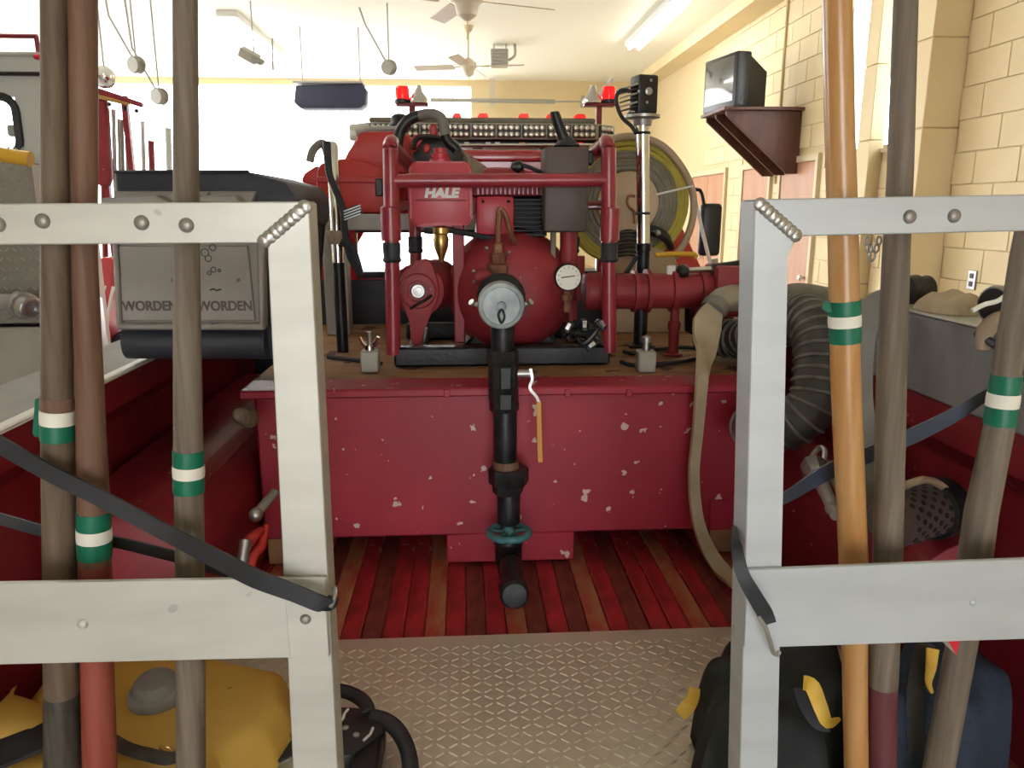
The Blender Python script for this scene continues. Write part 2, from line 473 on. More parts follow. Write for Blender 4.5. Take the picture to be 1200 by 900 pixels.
# pilasters of stacked blocks
for i, (pxl, Y0, dy) in enumerate(((1072, 5.02, .34), (1013, 5.93, .19))):
    xl = P(pxl, 230, Y0).x
    t = struct('trim_%d' % (i + 1), box(B(), (xl + .012, Y0 + .012, 0), (XR, Y0 + dy, ZC)), mortar)
    for k in range(7):
        z0 = k*.545 - .02
        obj('block', box(B(), (xl, Y0, max(z0 + .004, 0)), (XR, Y0 + dy, min(z0 + .541, ZC)), .004), wall_y, t)
# trim along the top of the right wall, and a conduit running down beside the television
struct('trim_3', box(B(), (XR - .30, 6.9, ZC - .14), (XR, YF_, ZC)), wall_y)
y = yw(908)
struct('trim_4', cyl(B(), (XR - .02, y, 1.9), (XR - .02, y, ZC), .014), mortar)

# switch plate low on the right wall
c = Px(1142, 328, XR)
t = thing('outlet_plate', 'small grey metal socket plate on the yellow block wall, far right', 'outlet', c)
obj('plate', box(B(), (c.x - .022, c.y - .04, c.z - .06), (c.x - .013, c.y + .04, c.z + .06), .003), steel, t)
for dz in (-.025, .025):
    obj('socket', box(B(), (c.x - .026, c.y - .018, c.z + dz - .016), (c.x - .021, c.y + .018, c.z + dz + .016), .003), black_plas, t)

# television on a bracket shelf
zs = P(866, 126, 7.45).z
t = thing('wall_shelf', 'dark brown wooden bracket shelf under the television on the yellow wall', 'shelf', (XR, 7.7, zs))
obj('shelf_board', box(B(), (2.42, 7.36, zs - .03), (XR - .014, 8.1, zs), .004), shelf_m, t)
for yy in (7.42, 7.72, 8.02):
    obj('bracket', prism(B(), [V(XR - .014, yy, zs - .03), V(2.46, yy, zs - .03), V(2.46, yy, zs - .07), V(XR - .12, yy, zs - .60), V(XR - .014, yy, zs - .60)], (0, .03, 0), .003), shelf_m, t)
obj('back_board', box(B(), (XR - .04, 7.45, zs - .55), (XR - .014, 8.02, zs - .1)), shelf_m, t)
A = V(2.42, 8.05, 0); Cn = V(2.545, 7.46, 0); ud = (Cn - A).normalized(); nd = V(-ud.y, ud.x, 0)   # nd points to the wall
nd = nd if nd.x > 0 else -nd
wdt = (Cn - A).length; R = Matrix((ud, nd, V(0, 0, 1))).transposed(); ctr = (A + Cn)/2; H = .50
t = thing('television', 'old black tube television on the brown bracket shelf', 'television', ctr + V(0, 0, zs))
bb = obox(B(), ctr + nd*.08 + V(0, 0, zs + H/2 + .005), R, (wdt, .16, H), .02, 2)
obj('bezel', bb, tv_m, t)
q = [ctr + ud*s*wdt*.46 + nd*.16 + V(0, 0, zs + z) for s, z in ((-1, .01), (1, .01), (1, H*.94), (-1, H*.94))]
q2 = [ctr + ud*s*wdt*.30 + nd*.40 + V(0, 0, zs + z) for s, z in ((-1, .01), (1, .01), (1, H*.70), (-1, H*.70))]
bb = B(); va = [bb.verts.new(p) for p in q]; vb = [bb.verts.new(p) for p in q2]
bb.faces.new(va); bb.faces.new(vb[::-1])
for i in range(4): bb.faces.new((va[i], va[(i + 1) % 4], vb[(i + 1) % 4], vb[i]))
obj('back_shell', bb, tv_m, t)
bb = B(); n = 8; g = [[None]*(n + 1) for _ in range(n + 1)]
for i in range(n + 1):
    for j in range(n + 1):
        u_, v_ = i/n*2 - 1, j/n*2 - 1
        g[i][j] = bb.verts.new(ctr + ud*u_*wdt*.43 - nd*(.002 + .022*(1 - u_*u_)*(1 - v_*v_)**.5 if abs(v_) < 1 else .002) + V(0, 0, zs + H*.54 + v_*H*.40))
for i in range(n):
    for j in range(n): bb.faces.new((g[i][j], g[i + 1][j], g[i + 1][j + 1], g[i][j + 1]))
obj('screen', bb, screen, t)

# fluorescent fittings on the ceiling
def fluo(p, ln, label):
    t = thing('ceiling_light', label, 'light', (p.x, p.y, ZC))
    obj('housing', box(B(), (p.x - .12, p.y - ln/2, ZC - .07), (p.x + .12, p.y + ln/2, ZC), .01), white_pl, t)
    for s in (-.06, .06):
        obj('tube', cyl(B(), (p.x + s, p.y - ln/2 + .03, ZC - .095), (p.x + s, p.y + ln/2 - .03, ZC - .095), .018, 10), lamp_e, t)
pa = Pz(800, 4, ZC - .1); pb = Pz(752, 58, ZC - .1)
fluo(V(pa.x, (pa.y + pb.y)/2, 0), pb.y - pa.y, 'long twin tube light on the ceiling, the only one over the right side')
for y, lb in ((4.0, 'twin tube ceiling light above the engine pump, near one of two on the left'), (10.6, 'twin tube ceiling light near the front wall, far one of two on the left')):
    fluo(V(-2.6, y, 0), 2.4, lb)

# ceiling fans
def fan(px, py, Y, rod_top, label, angs, hubr, bl):
    c = P(px, py, Y)
    t = thing('ceiling_fan', label, 'fan', (c.x, c.y, ZC))
    bb = cyl(B(), (c.x, c.y, c.z + hubr*.8), (c.x, c.y, ZC), .012); lathe(bb, [(.07, 0), (.05, -.05), (.012, -.08)], (c.x, c.y, ZC), (0, 0, 1), 16)
    obj('rod', bb, fan_m, t)
    obj('hub', lathe(B(), [(.02, -hubr*1.2), (hubr*.6, -hubr*.9), (hubr*.75, -hubr*.3), (hubr, -hubr*.1), (hubr, hubr*.4), (hubr*.5, hubr*.8), (.015, hubr)], c, (0, 0, 1), 20), fan_m, t)
    for a in angs:
        a = radians(a); u = V(cos(a), sin(a), 0); v_ = V(-sin(a), cos(a), .25).normalized()
        R_ = Matrix((u, v_, u.cross(v_))).transposed()
        obj('blade', obox(B(), c + u*(hubr + bl/2 + .08), R_, (bl, .13, .008), .002), fan_b, t)
        obj('blade_arm', obox(B(), c + u*(hubr + .04), R_, (.14, .03, .008), .002), fan_m, t)
    obj('pull_chain', cyl(B(), (c.x, c.y, c.z - hubr*1.2 - .13), (c.x, c.y, c.z - hubr*1.1), .005, 6), brass, t)
fan(549, 78, 10.0, 30, 'cream ceiling fan on a long rod, the farther of the two', (-12, 75, 165, 255), .10, .5)
fan(547, 0, 6.2, 0, 'cream ceiling fan cut off by the top of the picture, the nearer one', (20, 110, 200, 290), .12, .5)

def hung(name, label, cat, c, zt, parts):
    t = thing(name, label, cat, c)
    for dx in parts: obj('hanger', cyl(B(), (c.x + dx, c.y, c.z), (c.x + dx, c.y, zt), .008, 8), grey_rack, t)
    return t
c = P(586, 66, 11); t = hung('unit_heater', 'small grey louvred heater box hung beside the farther ceiling fan', 'heater', c, ZC, (-.08, .08))
obj('casing', box(B(), (c.x - .13, c.y, c.z - .12), (c.x + .11, c.y + .2, c.z + .10), .01), steel, t)
obj('louvres', (lambda b: [box(b, (c.x - .11, c.y - .012, c.z - .1 + k*.04), (c.x + .09, c.y, c.z - .08 + k*.04)) for k in range(5)] and b)(B()), bar_grey, t)
obj('bracket_arm', tube(B(), crv([V(c.x + .11, c.y, c.z - .05), V(c.x + .2, c.y, c.z + .02), V(c.x + .2, c.y, c.z + .2), V(c.x + .26, c.y, c.z + .26)], 4), .018, 8), bar_grey, t)
c = P(387, 112, 10); t = hung('hanging_box', 'wide dark blue grey box hung in front of the bright bay door', 'box', V(c.x, c.y + .15, c.z + .1), ZC, (-.35, .35))
obj('casing', prism(B(), [P(x, y, 10) for x, y in ((346, 100), (424, 98), (429, 104), (428, 122), (421, 127), (352, 127), (344, 120))], (0, .3, 0), .02, 2), dark_hang, t)
obj('top_lip', box(B(), (c.x - .44, 9.97, c.z + .14), (c.x + .40, 10.3, c.z + .165), .005), grey_rack, t)
LB = [(456, 79, 9, 'small grey round pulley hung by a strut, right of the dark hanging box'), (160, 76, 8, 'small grey round reel near the ceiling, upper one of two left of the middle pole'),
      (187, 113, 8, 'small grey round reel near the ceiling, lower one of two left of the middle pole')]
for px, py, Y, lb in LB:
    c = P(px, py, Y); t = hung('hanging_pulley', lb, 'pulley', c, ZC, (0,))
    bb = lathe(B(), [(.02, -.05), (.07, -.05), (.08, -.03), (.055, -.02), (.055, .02), (.08, .03), (.07, .05), (.02, .05)], c, V(.5, 1, .1), 20)
    obj('sheave', bb, bar_grey, t)
    obj('strut', tube(B(), [c, c + V(-.25, .1, .45), V(c.x - .32, c.y + .2, ZC)], .010, 8), grey_rack, t)
c = P(292, 63, 9); t = hung('floodlight', 'small grey floodlight hung near the ceiling in front of the bay header', 'light', c, ZC, (.05,))
obj('head', obox(B(), c + V(.0, 0, -.02), Euler((.3, .5, 0)).to_matrix(), (.20, .12, .10), .01), bar_grey, t)
obj('lens', obox(B(), c + V(.09, -.02, -.07), Euler((.3, .5, 0)).to_matrix(), (.12, .10, .05), .01), tray_grey, t)
obj('stem', cyl(B(), P(319, 45, 9), P(320, 82, 9), .01, 8), grey_rack, t)
c = P(123, 90, 7.5); t = hung('gong_bell', 'round chrome and red alarm bell above the red coats', 'bell', c, ZC, (0,))
obj('bell', lathe(B(), [(.10, 0), (.095, -.04), (.06, -.08), (0, -.10)], c, V(.25, 1, .3), 20), chrome, t)
obj('base', lathe(B(), [(.07, .05), (.09, 0.0), (.02, 0)], c, V(.25, 1, .3), 20), red_plastic, t)
# spring bar of the far bay door
c = P(577, 118, 13.6)
t = thing('door_spring_bar', 'long grey spring bar above the far bay doorway', 'bar', c)
obj('spring', cyl(B(), P(504, 117, 13.6), P(650, 119, 13.6), .035, 12), bar_grey, t)
obj('shaft', cyl(B(), P(650, 119, 13.6), P(686, 119, 13.6), .014, 8), steel, t)
obj('post', box(B(), P(574, 124, 13.62) , P(580, 92, 13.62) + V(0, .05, 0)), fan_m, t)
obj('spring_pulley', lathe(B(), [(.03, -.03), (.10, -.03), (.10, .03), (.03, .03)], P(683, 119, 13.6), (1, 0, 0), 16), steel, t)

# ---------------------------------------------------------------- the brush truck: bed, cab
BZ = .75                                        # bed floor height
CX = .06                                        # centre line of the truck
XI0, XI1 = -.74, .86                            # inner faces of the bed sides
RZ = 1.31                                       # top of the bed rails
YT, YBX = 1.50, 1.85                            # front edge of tread plate; rear face of tank box
ZT = P(580, 452, YBX).z                         # top of tank box
YCAB = 2.95
truck = thing('brush_truck', 'red fire brush truck whose open bed carries the pump and tank box', 'truck', (CX, 2.5, 0))
# chassis and wheels
obj('chassis', box(B(), (-.35, .9, .45), (.47, 5.2, .66), .01), black_steel, truck)
pw = None
for x in (-.86, .98):
    for y in (1.95, 4.9):
        if pw is None:
            pw = obj('wheel', lathe(B(), [(.20, -.11), (.34, -.12), (.38, -.08), (.38, .08), (.34, .12), (.20, .11), (.18, .04), (.06, .05), (0, .05)], (x, y, .38), (1, 0, 0), 28), black_rub, truck)
        else: dup(pw, (x, y, .38), truck)
# floor of boards
mats = [board_r, board_t, board_r, board_d, board_r, board_t, board_d, board_r, board_d, board_t, board_r, board_d, board_r]
protos = {}
wd = .0455; n = int((XI1 - XI0)/wd)
obj('bed_floor', box(B(), (XI0 - .06, .90, BZ - .05), (XI1 + .06, YCAB - .02, BZ - .016)), board_d, truck)
for k in range(n):
    x = XI0 + (k + .5)*wd + .004; m = mats[k % 13]
    dz = -.004 if m is board_d else (0 if m is board_r else -.002)
    c = V(x, 2.2, BZ - .0125 + dz)
    if m.name not in protos:
        protos[m.name] = obj('floor_board', box(B(), (x - wd/2 + .0012, 1.46, c.z - .0075), (x + wd/2 - .0012, 2.94, c.z + .0075), .0025), m, truck)
    else: dup(protos[m.name], c, truck)
# tread plate with raised lugs
tp = obj('tread_plate', box(B(), (XI0 + .01, .90, BZ - .002), (XI1 - .01, YT, BZ + .002), .001), plate_alu, truck)
vs, fs = [], []
lug = [(-.5, 0, 0), (-.25, .5, 0), (.25, .5, 0), (.5, 0, 0), (.25, -.5, 0), (-.25, -.5, 0), (-.28, 0, 1), (.28, 0, 1)]
lf = [(0, 6, 1), (1, 6, 7, 2), (2, 7, 3), (3, 7, 4), (4, 7, 6, 5), (5, 6, 0)]
p = .0215
for i in range(int(1.58/p)):
    for j in range(int(.58/p)):
        cx, cy = XI0 + .022 + i*p, .915 + j*p
        a = radians(38 if (i + j) % 2 else -38); ca, sa = cos(a), sin(a); k0 = len(vs)
        for x, y, z in lug:
            x *= .0235; y *= .0068
            vs.append((cx + x*ca - y*sa, cy + x*sa + y*ca, BZ + .0015 + z*.0022))
        fs += [tuple(k0 + q for q in f) for f in lf]
me = bpy.data.meshes.new('tread_lugs'); me.from_pydata(vs, [], fs); me.materials.append(plate_alu)
lg = bpy.data.objects.new('tread_lugs', me); COL.objects.link(lg); lg.parent = tp; lg.location = -WL[tp.name]; lg['kind'] = 'stuff'
# bed sides: outer skin, rail on top, recessed inner wall
for s, xi, nm in ((-1, XI0, 'left'), (1, XI1, 'right')):
    o_ = xi + s*.17
    zl = .075
    bb = B()
    prism(bb, [V(xi, 0, RZ), V(xi, 0, RZ - zl), V(xi + s*.015, 0, RZ - zl), V(xi + s*.06, 0, RZ - zl - .05), V(xi + s*.06, 0, BZ - .05), V(o_, 0, BZ - .1), V(o_ + s*.02, 0, BZ + .2), V(o_, 0, RZ - .02), V(o_ - s*.02, 0, RZ)], (0, 1, 0), .006, 2)
    for v in bb.verts: v.co.y = .90 + v.co.y*(YCAB - .94)
    sd = obj('bed_side', bb, red_body, truck)
    if s < 0:
        obj('rail_cap', box(B(), (o_ + .005, .905, RZ), (xi + .012, 2.93, RZ + .006), .002), tray_grey, sd)
        obj('rail_edge', box(B(), (xi - .004, .905, RZ - .002), (xi + .020, 2.93, RZ + .008), .003), white_pl, sd)
obj('shade_panel', box(B(), (XI0 - .25, YCAB - .018, BZ - .02), (XI1 + .2, YCAB - .004, 1.39), .003), black_steel, truck)  # black panel added to stand for the shade below box and window
# wheel housings inside the bed: rounded boxes
for s, xi, x2 in ((-1, XI0 - .05, P(303, 540, YBX).x - .012), (1, XI1 + .05, P(893, 540, YBX).x + .012)):
    zt = 1.085; r = .13
    pts = [V(xi, 0, BZ - .004)]; pts += [V(xi, 0, zt)]
    for k in range(7):
        a = pi/2*k/6; pts.append(V(x2 + s*(r - r*sin(a)), 0, zt - r + r*cos(a)))
    pts.append(V(x2, 0, BZ - .004))
    ys = 1.40 if s < 0 else 1.20
    bb = B(); prism(bb, [q + V(0, ys, 0) for q in pts], (0, 2.7 - ys, 0), .03, 3)
    obj('wheel_housing', bb, red_body, truck)
# cab: panels round a rear window and a windscreen that can be seen through
cy0, cy1 = YCAB, 4.25
rz = P(600, 178, YCAB).z
def cq(px, py): return P(px, py, cy0)
wl, wrt = cq(418, 296).x, cq(700, 296).x
wzt, wzb = cq(500, 269).z, cq(500, 322).z
RL, RR = cq(412, 182).x, cq(748, 182).x                    # roof corners
ML, MR = cq(362, 269).x, cq(800, 269).x                    # width at the window top
BL, BR = cq(333, 330).x, cq(824, 330).x                    # width at the belt
cxl, cxr = BL, BR
bb = B()
prism(bb, [V(BL, cy0, BZ - .1), V(BR, cy0, BZ - .1), V(BR, cy0, wzb), V(BL, cy0, wzb)], (0, .04, 0))
prism(bb, [V(ML, cy0, wzt), V(MR, cy0, wzt), V(RR, cy0, rz - .03), V(RR - .04, cy0, rz), V(RL + .04, cy0, rz), V(RL, cy0, rz - .03)], (0, .04, 0))
prism(bb, [V(BL, cy0, wzb), V(wl, cy0, wzb), V(wl, cy0, wzt), V(ML, cy0, wzt)], (0, .04, 0))
prism(bb, [V(wrt, cy0, wzb), V(BR, cy0, wzb), V(MR, cy0, wzt), V(wrt, cy0, wzt)], (0, .04, 0))
cab = obj('cab_back', bb, red_cab, truck)
obj('rear_window', box(B(), (wl, cy0 + .016, wzb), (wrt, cy0 + .022, wzt)), glass, truck)
obj('window_seal', (lambda b: tube(b, [V(wl, cy0, wzb), V(wl, cy0, wzt), V(wrt, cy0, wzt), V(wrt, cy0, wzb)], .012, 8, closed=True))(B()), black_rub, truck)
obj('roof', prism(B(), [V(RL - .005, cy0 - .02, rz - .035), V(RR + .005, cy0 - .02, rz - .035), V(RR - .04, cy0 - .02, rz + .008), V(RL + .04, cy0 - .02, rz + .008)], (0, cy1 - cy0, 0), .012, 2), red_cab, truck)
obj('back_crease', box(B(), (RL + .03, cy0 - .012, P(600, 205, cy0).z), (RR, cy0, P(600, 201, cy0).z), .004), red_cab, truck)
obj('gutter_rail', cyl(B(), P(425, 171, cy0 - .03), P(736, 170, cy0 - .03), .006, 8), chrome, truck)
for xb_, xm, sg in ((BL, ML, 1), (BR, MR, -1)):
    obj('door_panel', box(B(), (min(xb_, xb_ + sg*.06), cy0 + .04, BZ - .1), (max(xb_, xb_ + sg*.06), cy1, wzb - .02), .015), red_cab, truck)
    rt = RL if sg > 0 else RR
    obj('door_pillar', prism(B(), [V(xb_, cy0 + .04, wzb - .02), V(xb_ + sg*.05, cy0 + .04, wzb - .02), V(rt + sg*.05, cy0 + .04, rz - .04), V(rt, cy0 + .04, rz - .04)], (0, .12, 0), .006), red_cab, truck)
    obj('front_pillar', prism(B(), [V(xb_, cy1 + .02, wzb - .02), V(xb_ + sg*.05, cy1 + .02, wzb - .02), V(rt + sg*.05, cy1 - .1, rz - .04), V(rt, cy1 - .1, rz - .04)], (0, .06, 0), .006), red_cab, truck)
    for k in range(2):
        xs_ = xb_ + sg*(.03 + .055*k)
        obj('back_stripe', box(B(), (xs_ - .004, cy0 - .004, BZ + .2), (xs_ + .004, cy0, wzb - .01)), white_pl, truck)
obj('dashboard', box(B(), (cxl + .06, cy1 - .2, BZ), (cxr - .06, cy1 + .1, wzb - .08), .03), black_plas, truck)
obj('hood', box(B(), (cxl + .06, cy1 + .1, BZ - .1), (cxr - .06, cy1 + 1.0, wzb - .12), .05, 3), red_cab, truck)
for x in (-.36, .46):
    obj('seat_back', box(B(), (x - .2, cy0 + .15, BZ + .1), (x + .2, cy0 + .28, wzb - .07), .03, 2), black_plas, truck)
# side mirror of the cab, right
mp = P(832, 270, 3.5)
mi = obj('side_mirror', box(B(), (mp.x - .050, 3.48, P(0, 303, 3.5).z), (mp.x + .050, 3.53, P(0, 238, 3.5).z), .02, 3), mirror_b, truck)
a = V(P(845, 270, 3.5).x, 0, 0)
obj('mirror_arm', tube(B(), crv([V(cxr - .02, 3.5, P(0, 222, 3.5).z), P(815, 222, 3.5), P(822, 226, 3.5), P(825, 240, 3.5)], 5), .008, 8), black_plas, mi)
obj('mirror_brace', cyl(B(), P(813, 228, 3.46), P(832, 308, 3.46), .009, 8), white_pl, mi)
obj('mirror_foot', tube(B(), [P(836, 303, 3.5), P(838, 318, 3.5), P(820, 326, 3.5)], .02, 8), steel, mi)

# ---------------------------------------------------------------- light bar on the cab roof
YL = 3.25
t = thing('light_bar', 'long grey warning light bar with clear lights across the red cab roof', 'light bar', P(575, 168, YL), None)
z0, z1 = P(0, 160, YL).z, P(0, 140, YL).z
xa, xb = P(432, 150, YL).x, P(699, 150, YL).x; xe = P(726, 150, YL).x; xs = P(405, 150, YL).x
obj('housing', prism(B(), [V(xa, YL, z0), V(xb, YL, z0), V(xe, YL + .09, z0), V(xe, YL + .22, z0), V(xb, YL + .3, z0), V(xa, YL + .3, z0), V(xs, YL + .22, z0), V(xs, YL + .09, z0)], (0, 0, z1 - z0), .006), bar_grey, t)
obj('top_strip', box(B(), (xa, YL + .02, z1), (xb, YL + .26, z1 + .022), .006), olive_hose, t)
obj('under_strip', box(B(), (xa, YL + .02, z0 - .03), (xb + .02, YL + .26, z0 - .004), .006), black_plas, t)
nm = 9; mw = (xb - xa)/nm; pm = None; pl = None
def module(cc, yaw):
    R_ = Matrix.Rotation(yaw, 3, 'Z'); ww = .095; hh = (z1 - z0)*.80
    bb = obox(B(), cc, R_, (ww, .012, hh), .004)
    mo = obj('led_module', bb, led_b, t)
    bb = B()
    for i in range(4):
        for j in range(2):
            lathe(bb, [(.0098, 0), (.0104, -.004), (.006, -.009), (0, -.010)], cc + R_ @ V((i - 1.5)*.022, -.006, (j - .5)*.026), R_ @ V(0, 1, 0), 10)
    le = obj('led_lenses', bb, led_e, mo); le['kind'] = 'stuff'
    return mo, le
zc = (z0 + z1)/2
for k in range(nm):
    cc = V(xa + (k + .5)*mw, YL - .004, zc)
    if pm is None: pm, pl = module(cc, 0)
    else:
        m2 = dup(pm, cc, t); dup(pl, cc + (WL[pl.name] - WL[pm.name]), m2)
module(V((xb + xe)/2, YL + .041, zc), math.atan2(.09, xe - xb))
pc = None
for px, wpx in ((535, 12), (566, 14), (614, 14), (645, 9), (681, 15)):
    a, c = P(px - wpx/2, 137, YL), P(px + wpx/2, 137, YL)
    obj('top_lens', prism(B(), [V(a.x, YL + .03, z1 + .022), V(c.x, YL + .03, z1 + .022), V(c.x - .006, YL + .03, z1 + .040), V(a.x + .012, YL + .03, z1 + .040)], (0, .16, 0), .003), red_lens, t)
for px, wpx, m in ((547, 6, white_ink), (572, 6, white_ink), (583, 6, white_ink), (612, 7, amber_lens), (532, 7, red_lens), (681, 6, red_lens)):
    a, c = P(px - wpx/2, 164, YL), P(px + wpx/2, 164, YL)
    obj('reflector', box(B(), (a.x, YL + .008, z0 - .027), (c.x, YL + .02, z0 - .010), .001), m, t)
for px in (470, 560, 640, 690):
    x = P(px, 165, YL).x
    obj('mounting_foot', box(B(), (x - .02, YL + .06, rz + .009), (x + .02, YL + .2, z0 - .028)), black_plas, t)
# beacons with horns on short posts, one each end of the roof
for px, sgn, lb in ((483, -1, 'red beacon and silver horn on a post, at the left end of the light bar'), (702, 1, 'red beacon and silver horn on a post, at the right end of the light bar')):
    Yb = 3.62
    base = P(px, 140, Yb); top = P(px, 125, Yb)
    t = thing('roof_beacon', lb, 'beacon', V(base.x, Yb, rz + .01))
    obj('post', cyl(B(), V(base.x, Yb, rz + .012), top, .014, 10), red_body, t)
    obj('cross_arm', box(B(), (top.x - .07, Yb - .03, top.z), (top.x + .07, Yb + .03, top.z + .012), .003), red_body, t)
    bc = P(px + sgn*11, 123, Yb)
    bc = V(bc.x, Yb, top.z + .012)
    obj('beacon_base', lathe(B(), [(.036, 0), (.036, .014), (.03, .018)], bc, (0, 0, 1), 18), black_plas, t)
    obj('beacon_lens', lathe(B(), [(.030, .018), (.032, .03), (.031, .062), (.026, .072), (0, .076)], bc, (0, 0, 1), 18), red_lens, t)
    hc = V(P(px - sgn*4 + (4 if sgn < 0 else -4), 120, Yb).x, Yb - .01, top.z + .012)
    obj('horn', lathe(B(), [(.046, .0), (.046, .012), (.036, .028), (.018, .05), (.012, .075), (0, .078)], hc, (0, 0, 1), 18), chrome, t)
    if sgn > 0: obj('horn_tube', cyl(B(), P(702, 112, Yb), P(718, 92, Yb), .010, 8), white_pl, t)

# ---------------------------------------------------------------- grey rack and red chainsaw case in front of the cab window
zr = P(430, 250, 2.66).z; zr2 = P(430, 270, 2.66).z
xl_, xr_ = P(376, 260, 2.66).x, P(566, 260, 2.66).x
t = thing('headache_rack', 'pale grey steel guard rack before the cab rear window', 'rack', V((xl_ + xr_)/2, 2.78, ZT))
obj('shelf', box(B(), (xl_, 2.66, zr2), (xr_, 2.90, zr - .002), .004), grey_rack, t)
for x0, x1 in ((378, 406),):
    a, c = P(x0, 300, 2.66).x, P(x1, 300, 2.66).x
    obj('post', box(B(), (a, 2.66, ZT), (c, 2.74, zr2), .004), grey_rack, t)
a = P(556, 300, 2.66).x
obj('post', box(B(), (a, 2.66, ZT), (a + .03, 2.74, zr2), .004), grey_rack, t)

t = thing('chainsaw_case', 'red plastic saw case with black latch on the grey rack, left of the pump', 'case', P(415, 250, 2.68))
ppo = [(371, 200), (374, 192), (390, 187), (412, 185), (428, 190), (462, 200), (470, 204), (470, 250), (374, 250), (369, 238)]
c1 = obj('lower_shell', prism(B(), [P(x, y, 2.68) for x, y in ppo], (0, .2, 0), .012, 2), red_plastic, t)
obj('seam', box(B(), P(371, 214, 2.672) , P(470, 207, 2.672) + V(0, .012, 0), .003), red_plastic, t)
obj('shoulder', prism(B(), [P(x, y, 2.75) for x, y in ((352, 213), (356, 203), (372, 193), (376, 215), (372, 222))], (0, .12, 0), .01, 2), red_plastic, t)
obj('upper_shell', prism(B(), [P(x, y, 2.72) for x, y in ((402, 188), (408, 178), (418, 160), (424, 154), (470, 153), (482, 160), (486, 204), (404, 200))], (0, .17, 0), .014, 2), red_plastic, t)
obj('top_gasket', tube(B(), [P(418, 156, 2.74), P(436, 152, 2.74), P(470, 152, 2.74)], .012, 8), steel, t)
obj('handle', tube(B(), crv([P(363, 190, 2.76), P(367, 176, 2.76), P(378, 168, 2.76), P(384, 182, 2.76), P(385, 188, 2.76)], 5), .014, 8), grey_hose, t)
obj('latch', box(B(), P(440, 230, 2.668), P(448, 209, 2.668) + V(0, .014, 0), .004), black_plas, t)
pc_ = P(467, 150, 2.74)
obj('filler_cap', lathe(B(), [(.040, 0), (.040, .012), (.032, .022), (.028, .044), (.014, .052), (0, .053)], (pc_.x, 2.80, P(0, 149, 2.8).z), (0, 0, 1), 18), black_plas, t)

# ---------------------------------------------------------------- tank box
xL, xR_ = P(303, 540, YBX).x, P(893, 540, YBX).x
zb = P(600, 626, YBX).z
lx0, lx1 = P(523, 640, YBX).x, P(673, 640, YBX).x
t = thing('tank_box', 'big worn red steel tank box with white paint chips across the bed', 'tank', V((xL + xR_)/2, 2.3, BZ))
YTB = 2.93
bb = B(); box(bb, (xL, YBX, zb), (xR_, YTB, ZT - .012), .006)
obj('body', bb, red_tank, t)
obj('front_foot', box(B(), (lx0, YBX - .001, BZ + .002), (lx1, YBX + .08, zb + .004), .004), red_tank, t)
obj('runner', box(B(), (xL, YBX + .02, BZ + .002), (xL + .12, YTB, zb), .003), tan_wood, t)
obj('runner', box(B(), (xR_ - .12, YBX + .02, BZ + .002), (xR_, YTB, zb), .003), tan_wood, t)
obj('runner', box(B(), (lx0 + .1, YBX + .3, BZ + .002), (lx1 - .1, YTB, zb), .003), tan_wood, t)
xo = .028
obj('lid_lip', box(B(), (xL - xo, YBX - .022, ZT - .022), (xR_ + xo, YBX + .10, ZT), .004), red_tank, t)
obj('lid_top', box(B(), (xL - xo, YBX + .10, ZT - .022), (xR_ + xo, YTB, ZT - .001), .002), tan_wood, t)
a, c = P(832, 585, YBX), P(856, 620, YBX)
obj('front_patch', box(B(), (a.x, YBX - .006, c.z), (c.x, YBX, a.z), .002), red_tank, t)
for px in (524, 664, 735):
    c = P(px, 459, YBX)
    obj('lid_clip', box(B(), (c.x - .008, YBX - .028, c.z - .008), (c.x + .008, YBX - .018, c.z + .012), .002), red_tank, t)

# ---------------------------------------------------------------- drain pipe with valves in front of the tank box
YP_ = 1.755
t = thing('drain_pipe', 'black iron standpipe with valves down the front of the red tank box', 'pipe', V(P(600, 690, YP_).x, YP_, BZ))
def pz(y): return P(592, y, YP_).z
def pxx(x, y): return P(x, y, YP_).x
def vseg(name, x, y0, y1, rpx, n=20, m=pipe_blk, par=t):
    r = mm(rpx, YP_)
    return obj(name, lathe(B(), [(r*.96, 0), (r, .004), (r, pz(y0) - pz(y1) - .004), (r*.96, pz(y0) - pz(y1))], V(pxx(x, y1), YP_, pz(y1)), (0, 0, 1), n), m, par)
vseg('pipe', 589, 380, 414, 14)
vseg('union', 589, 410, 426, 19, 8)
v = vseg('ball_valve', 590, 424, 470, 18, 8)
obj('valve_plate', box(B(), V(pxx(583, 0), YP_ - .044, pz(452)), V(pxx(598, 0), YP_ - .034, pz(426)), .003), pipe_blk, v)
obj('valve_plate', box(B(), V(pxx(582, 0), YP_ - .044, pz(476)), V(pxx(599, 0), YP_ - .034, pz(457)), .003), pipe_blk, v)
st = V(pxx(622, 438), YP_, pz(438))
obj('valve_stem', cyl(B(), V(pxx(607, 0), YP_, st.z), V(pxx(626, 0), YP_, st.z), .010, 10), steel, v)
hd = obj('valve_lever', ribbon(B(), [V(st.x - .002, YP_ - .012, st.z + .014), V(st.x + .002, YP_ - .016, st.z - .01), P(621, 455, YP_ - .02), P(631.4, 471, YP_ - .02), P(632, 505, YP_ - .02), P(633, 538, YP_ - .02)], .0065, .004, (0, 1, 0), 4), steel, v)
obj('lever_grip', ribbon(B(), [P(631.4, 471, YP_ - .02), P(632, 505, YP_ - .02), P(633, 541, YP_ - .02)], .0105, .0085, (0, 1, 0), 3), orange_g, v)
vseg('collar', 591, 470, 481, 18, 8)
vseg('pipe', 592, 480, 548, 14.5)
obj('rust_band', lathe(B(), [(mm(16, YP_), 0), (mm(16, YP_), .018)], V(pxx(593, 545), YP_, pz(548)), (0, 0, 1), 18), wood_b, t)
u_ = vseg('hex_union', 596, 548, 566, 25, 8)
vseg('union_lower', 595, 566, 577, 19, 8)
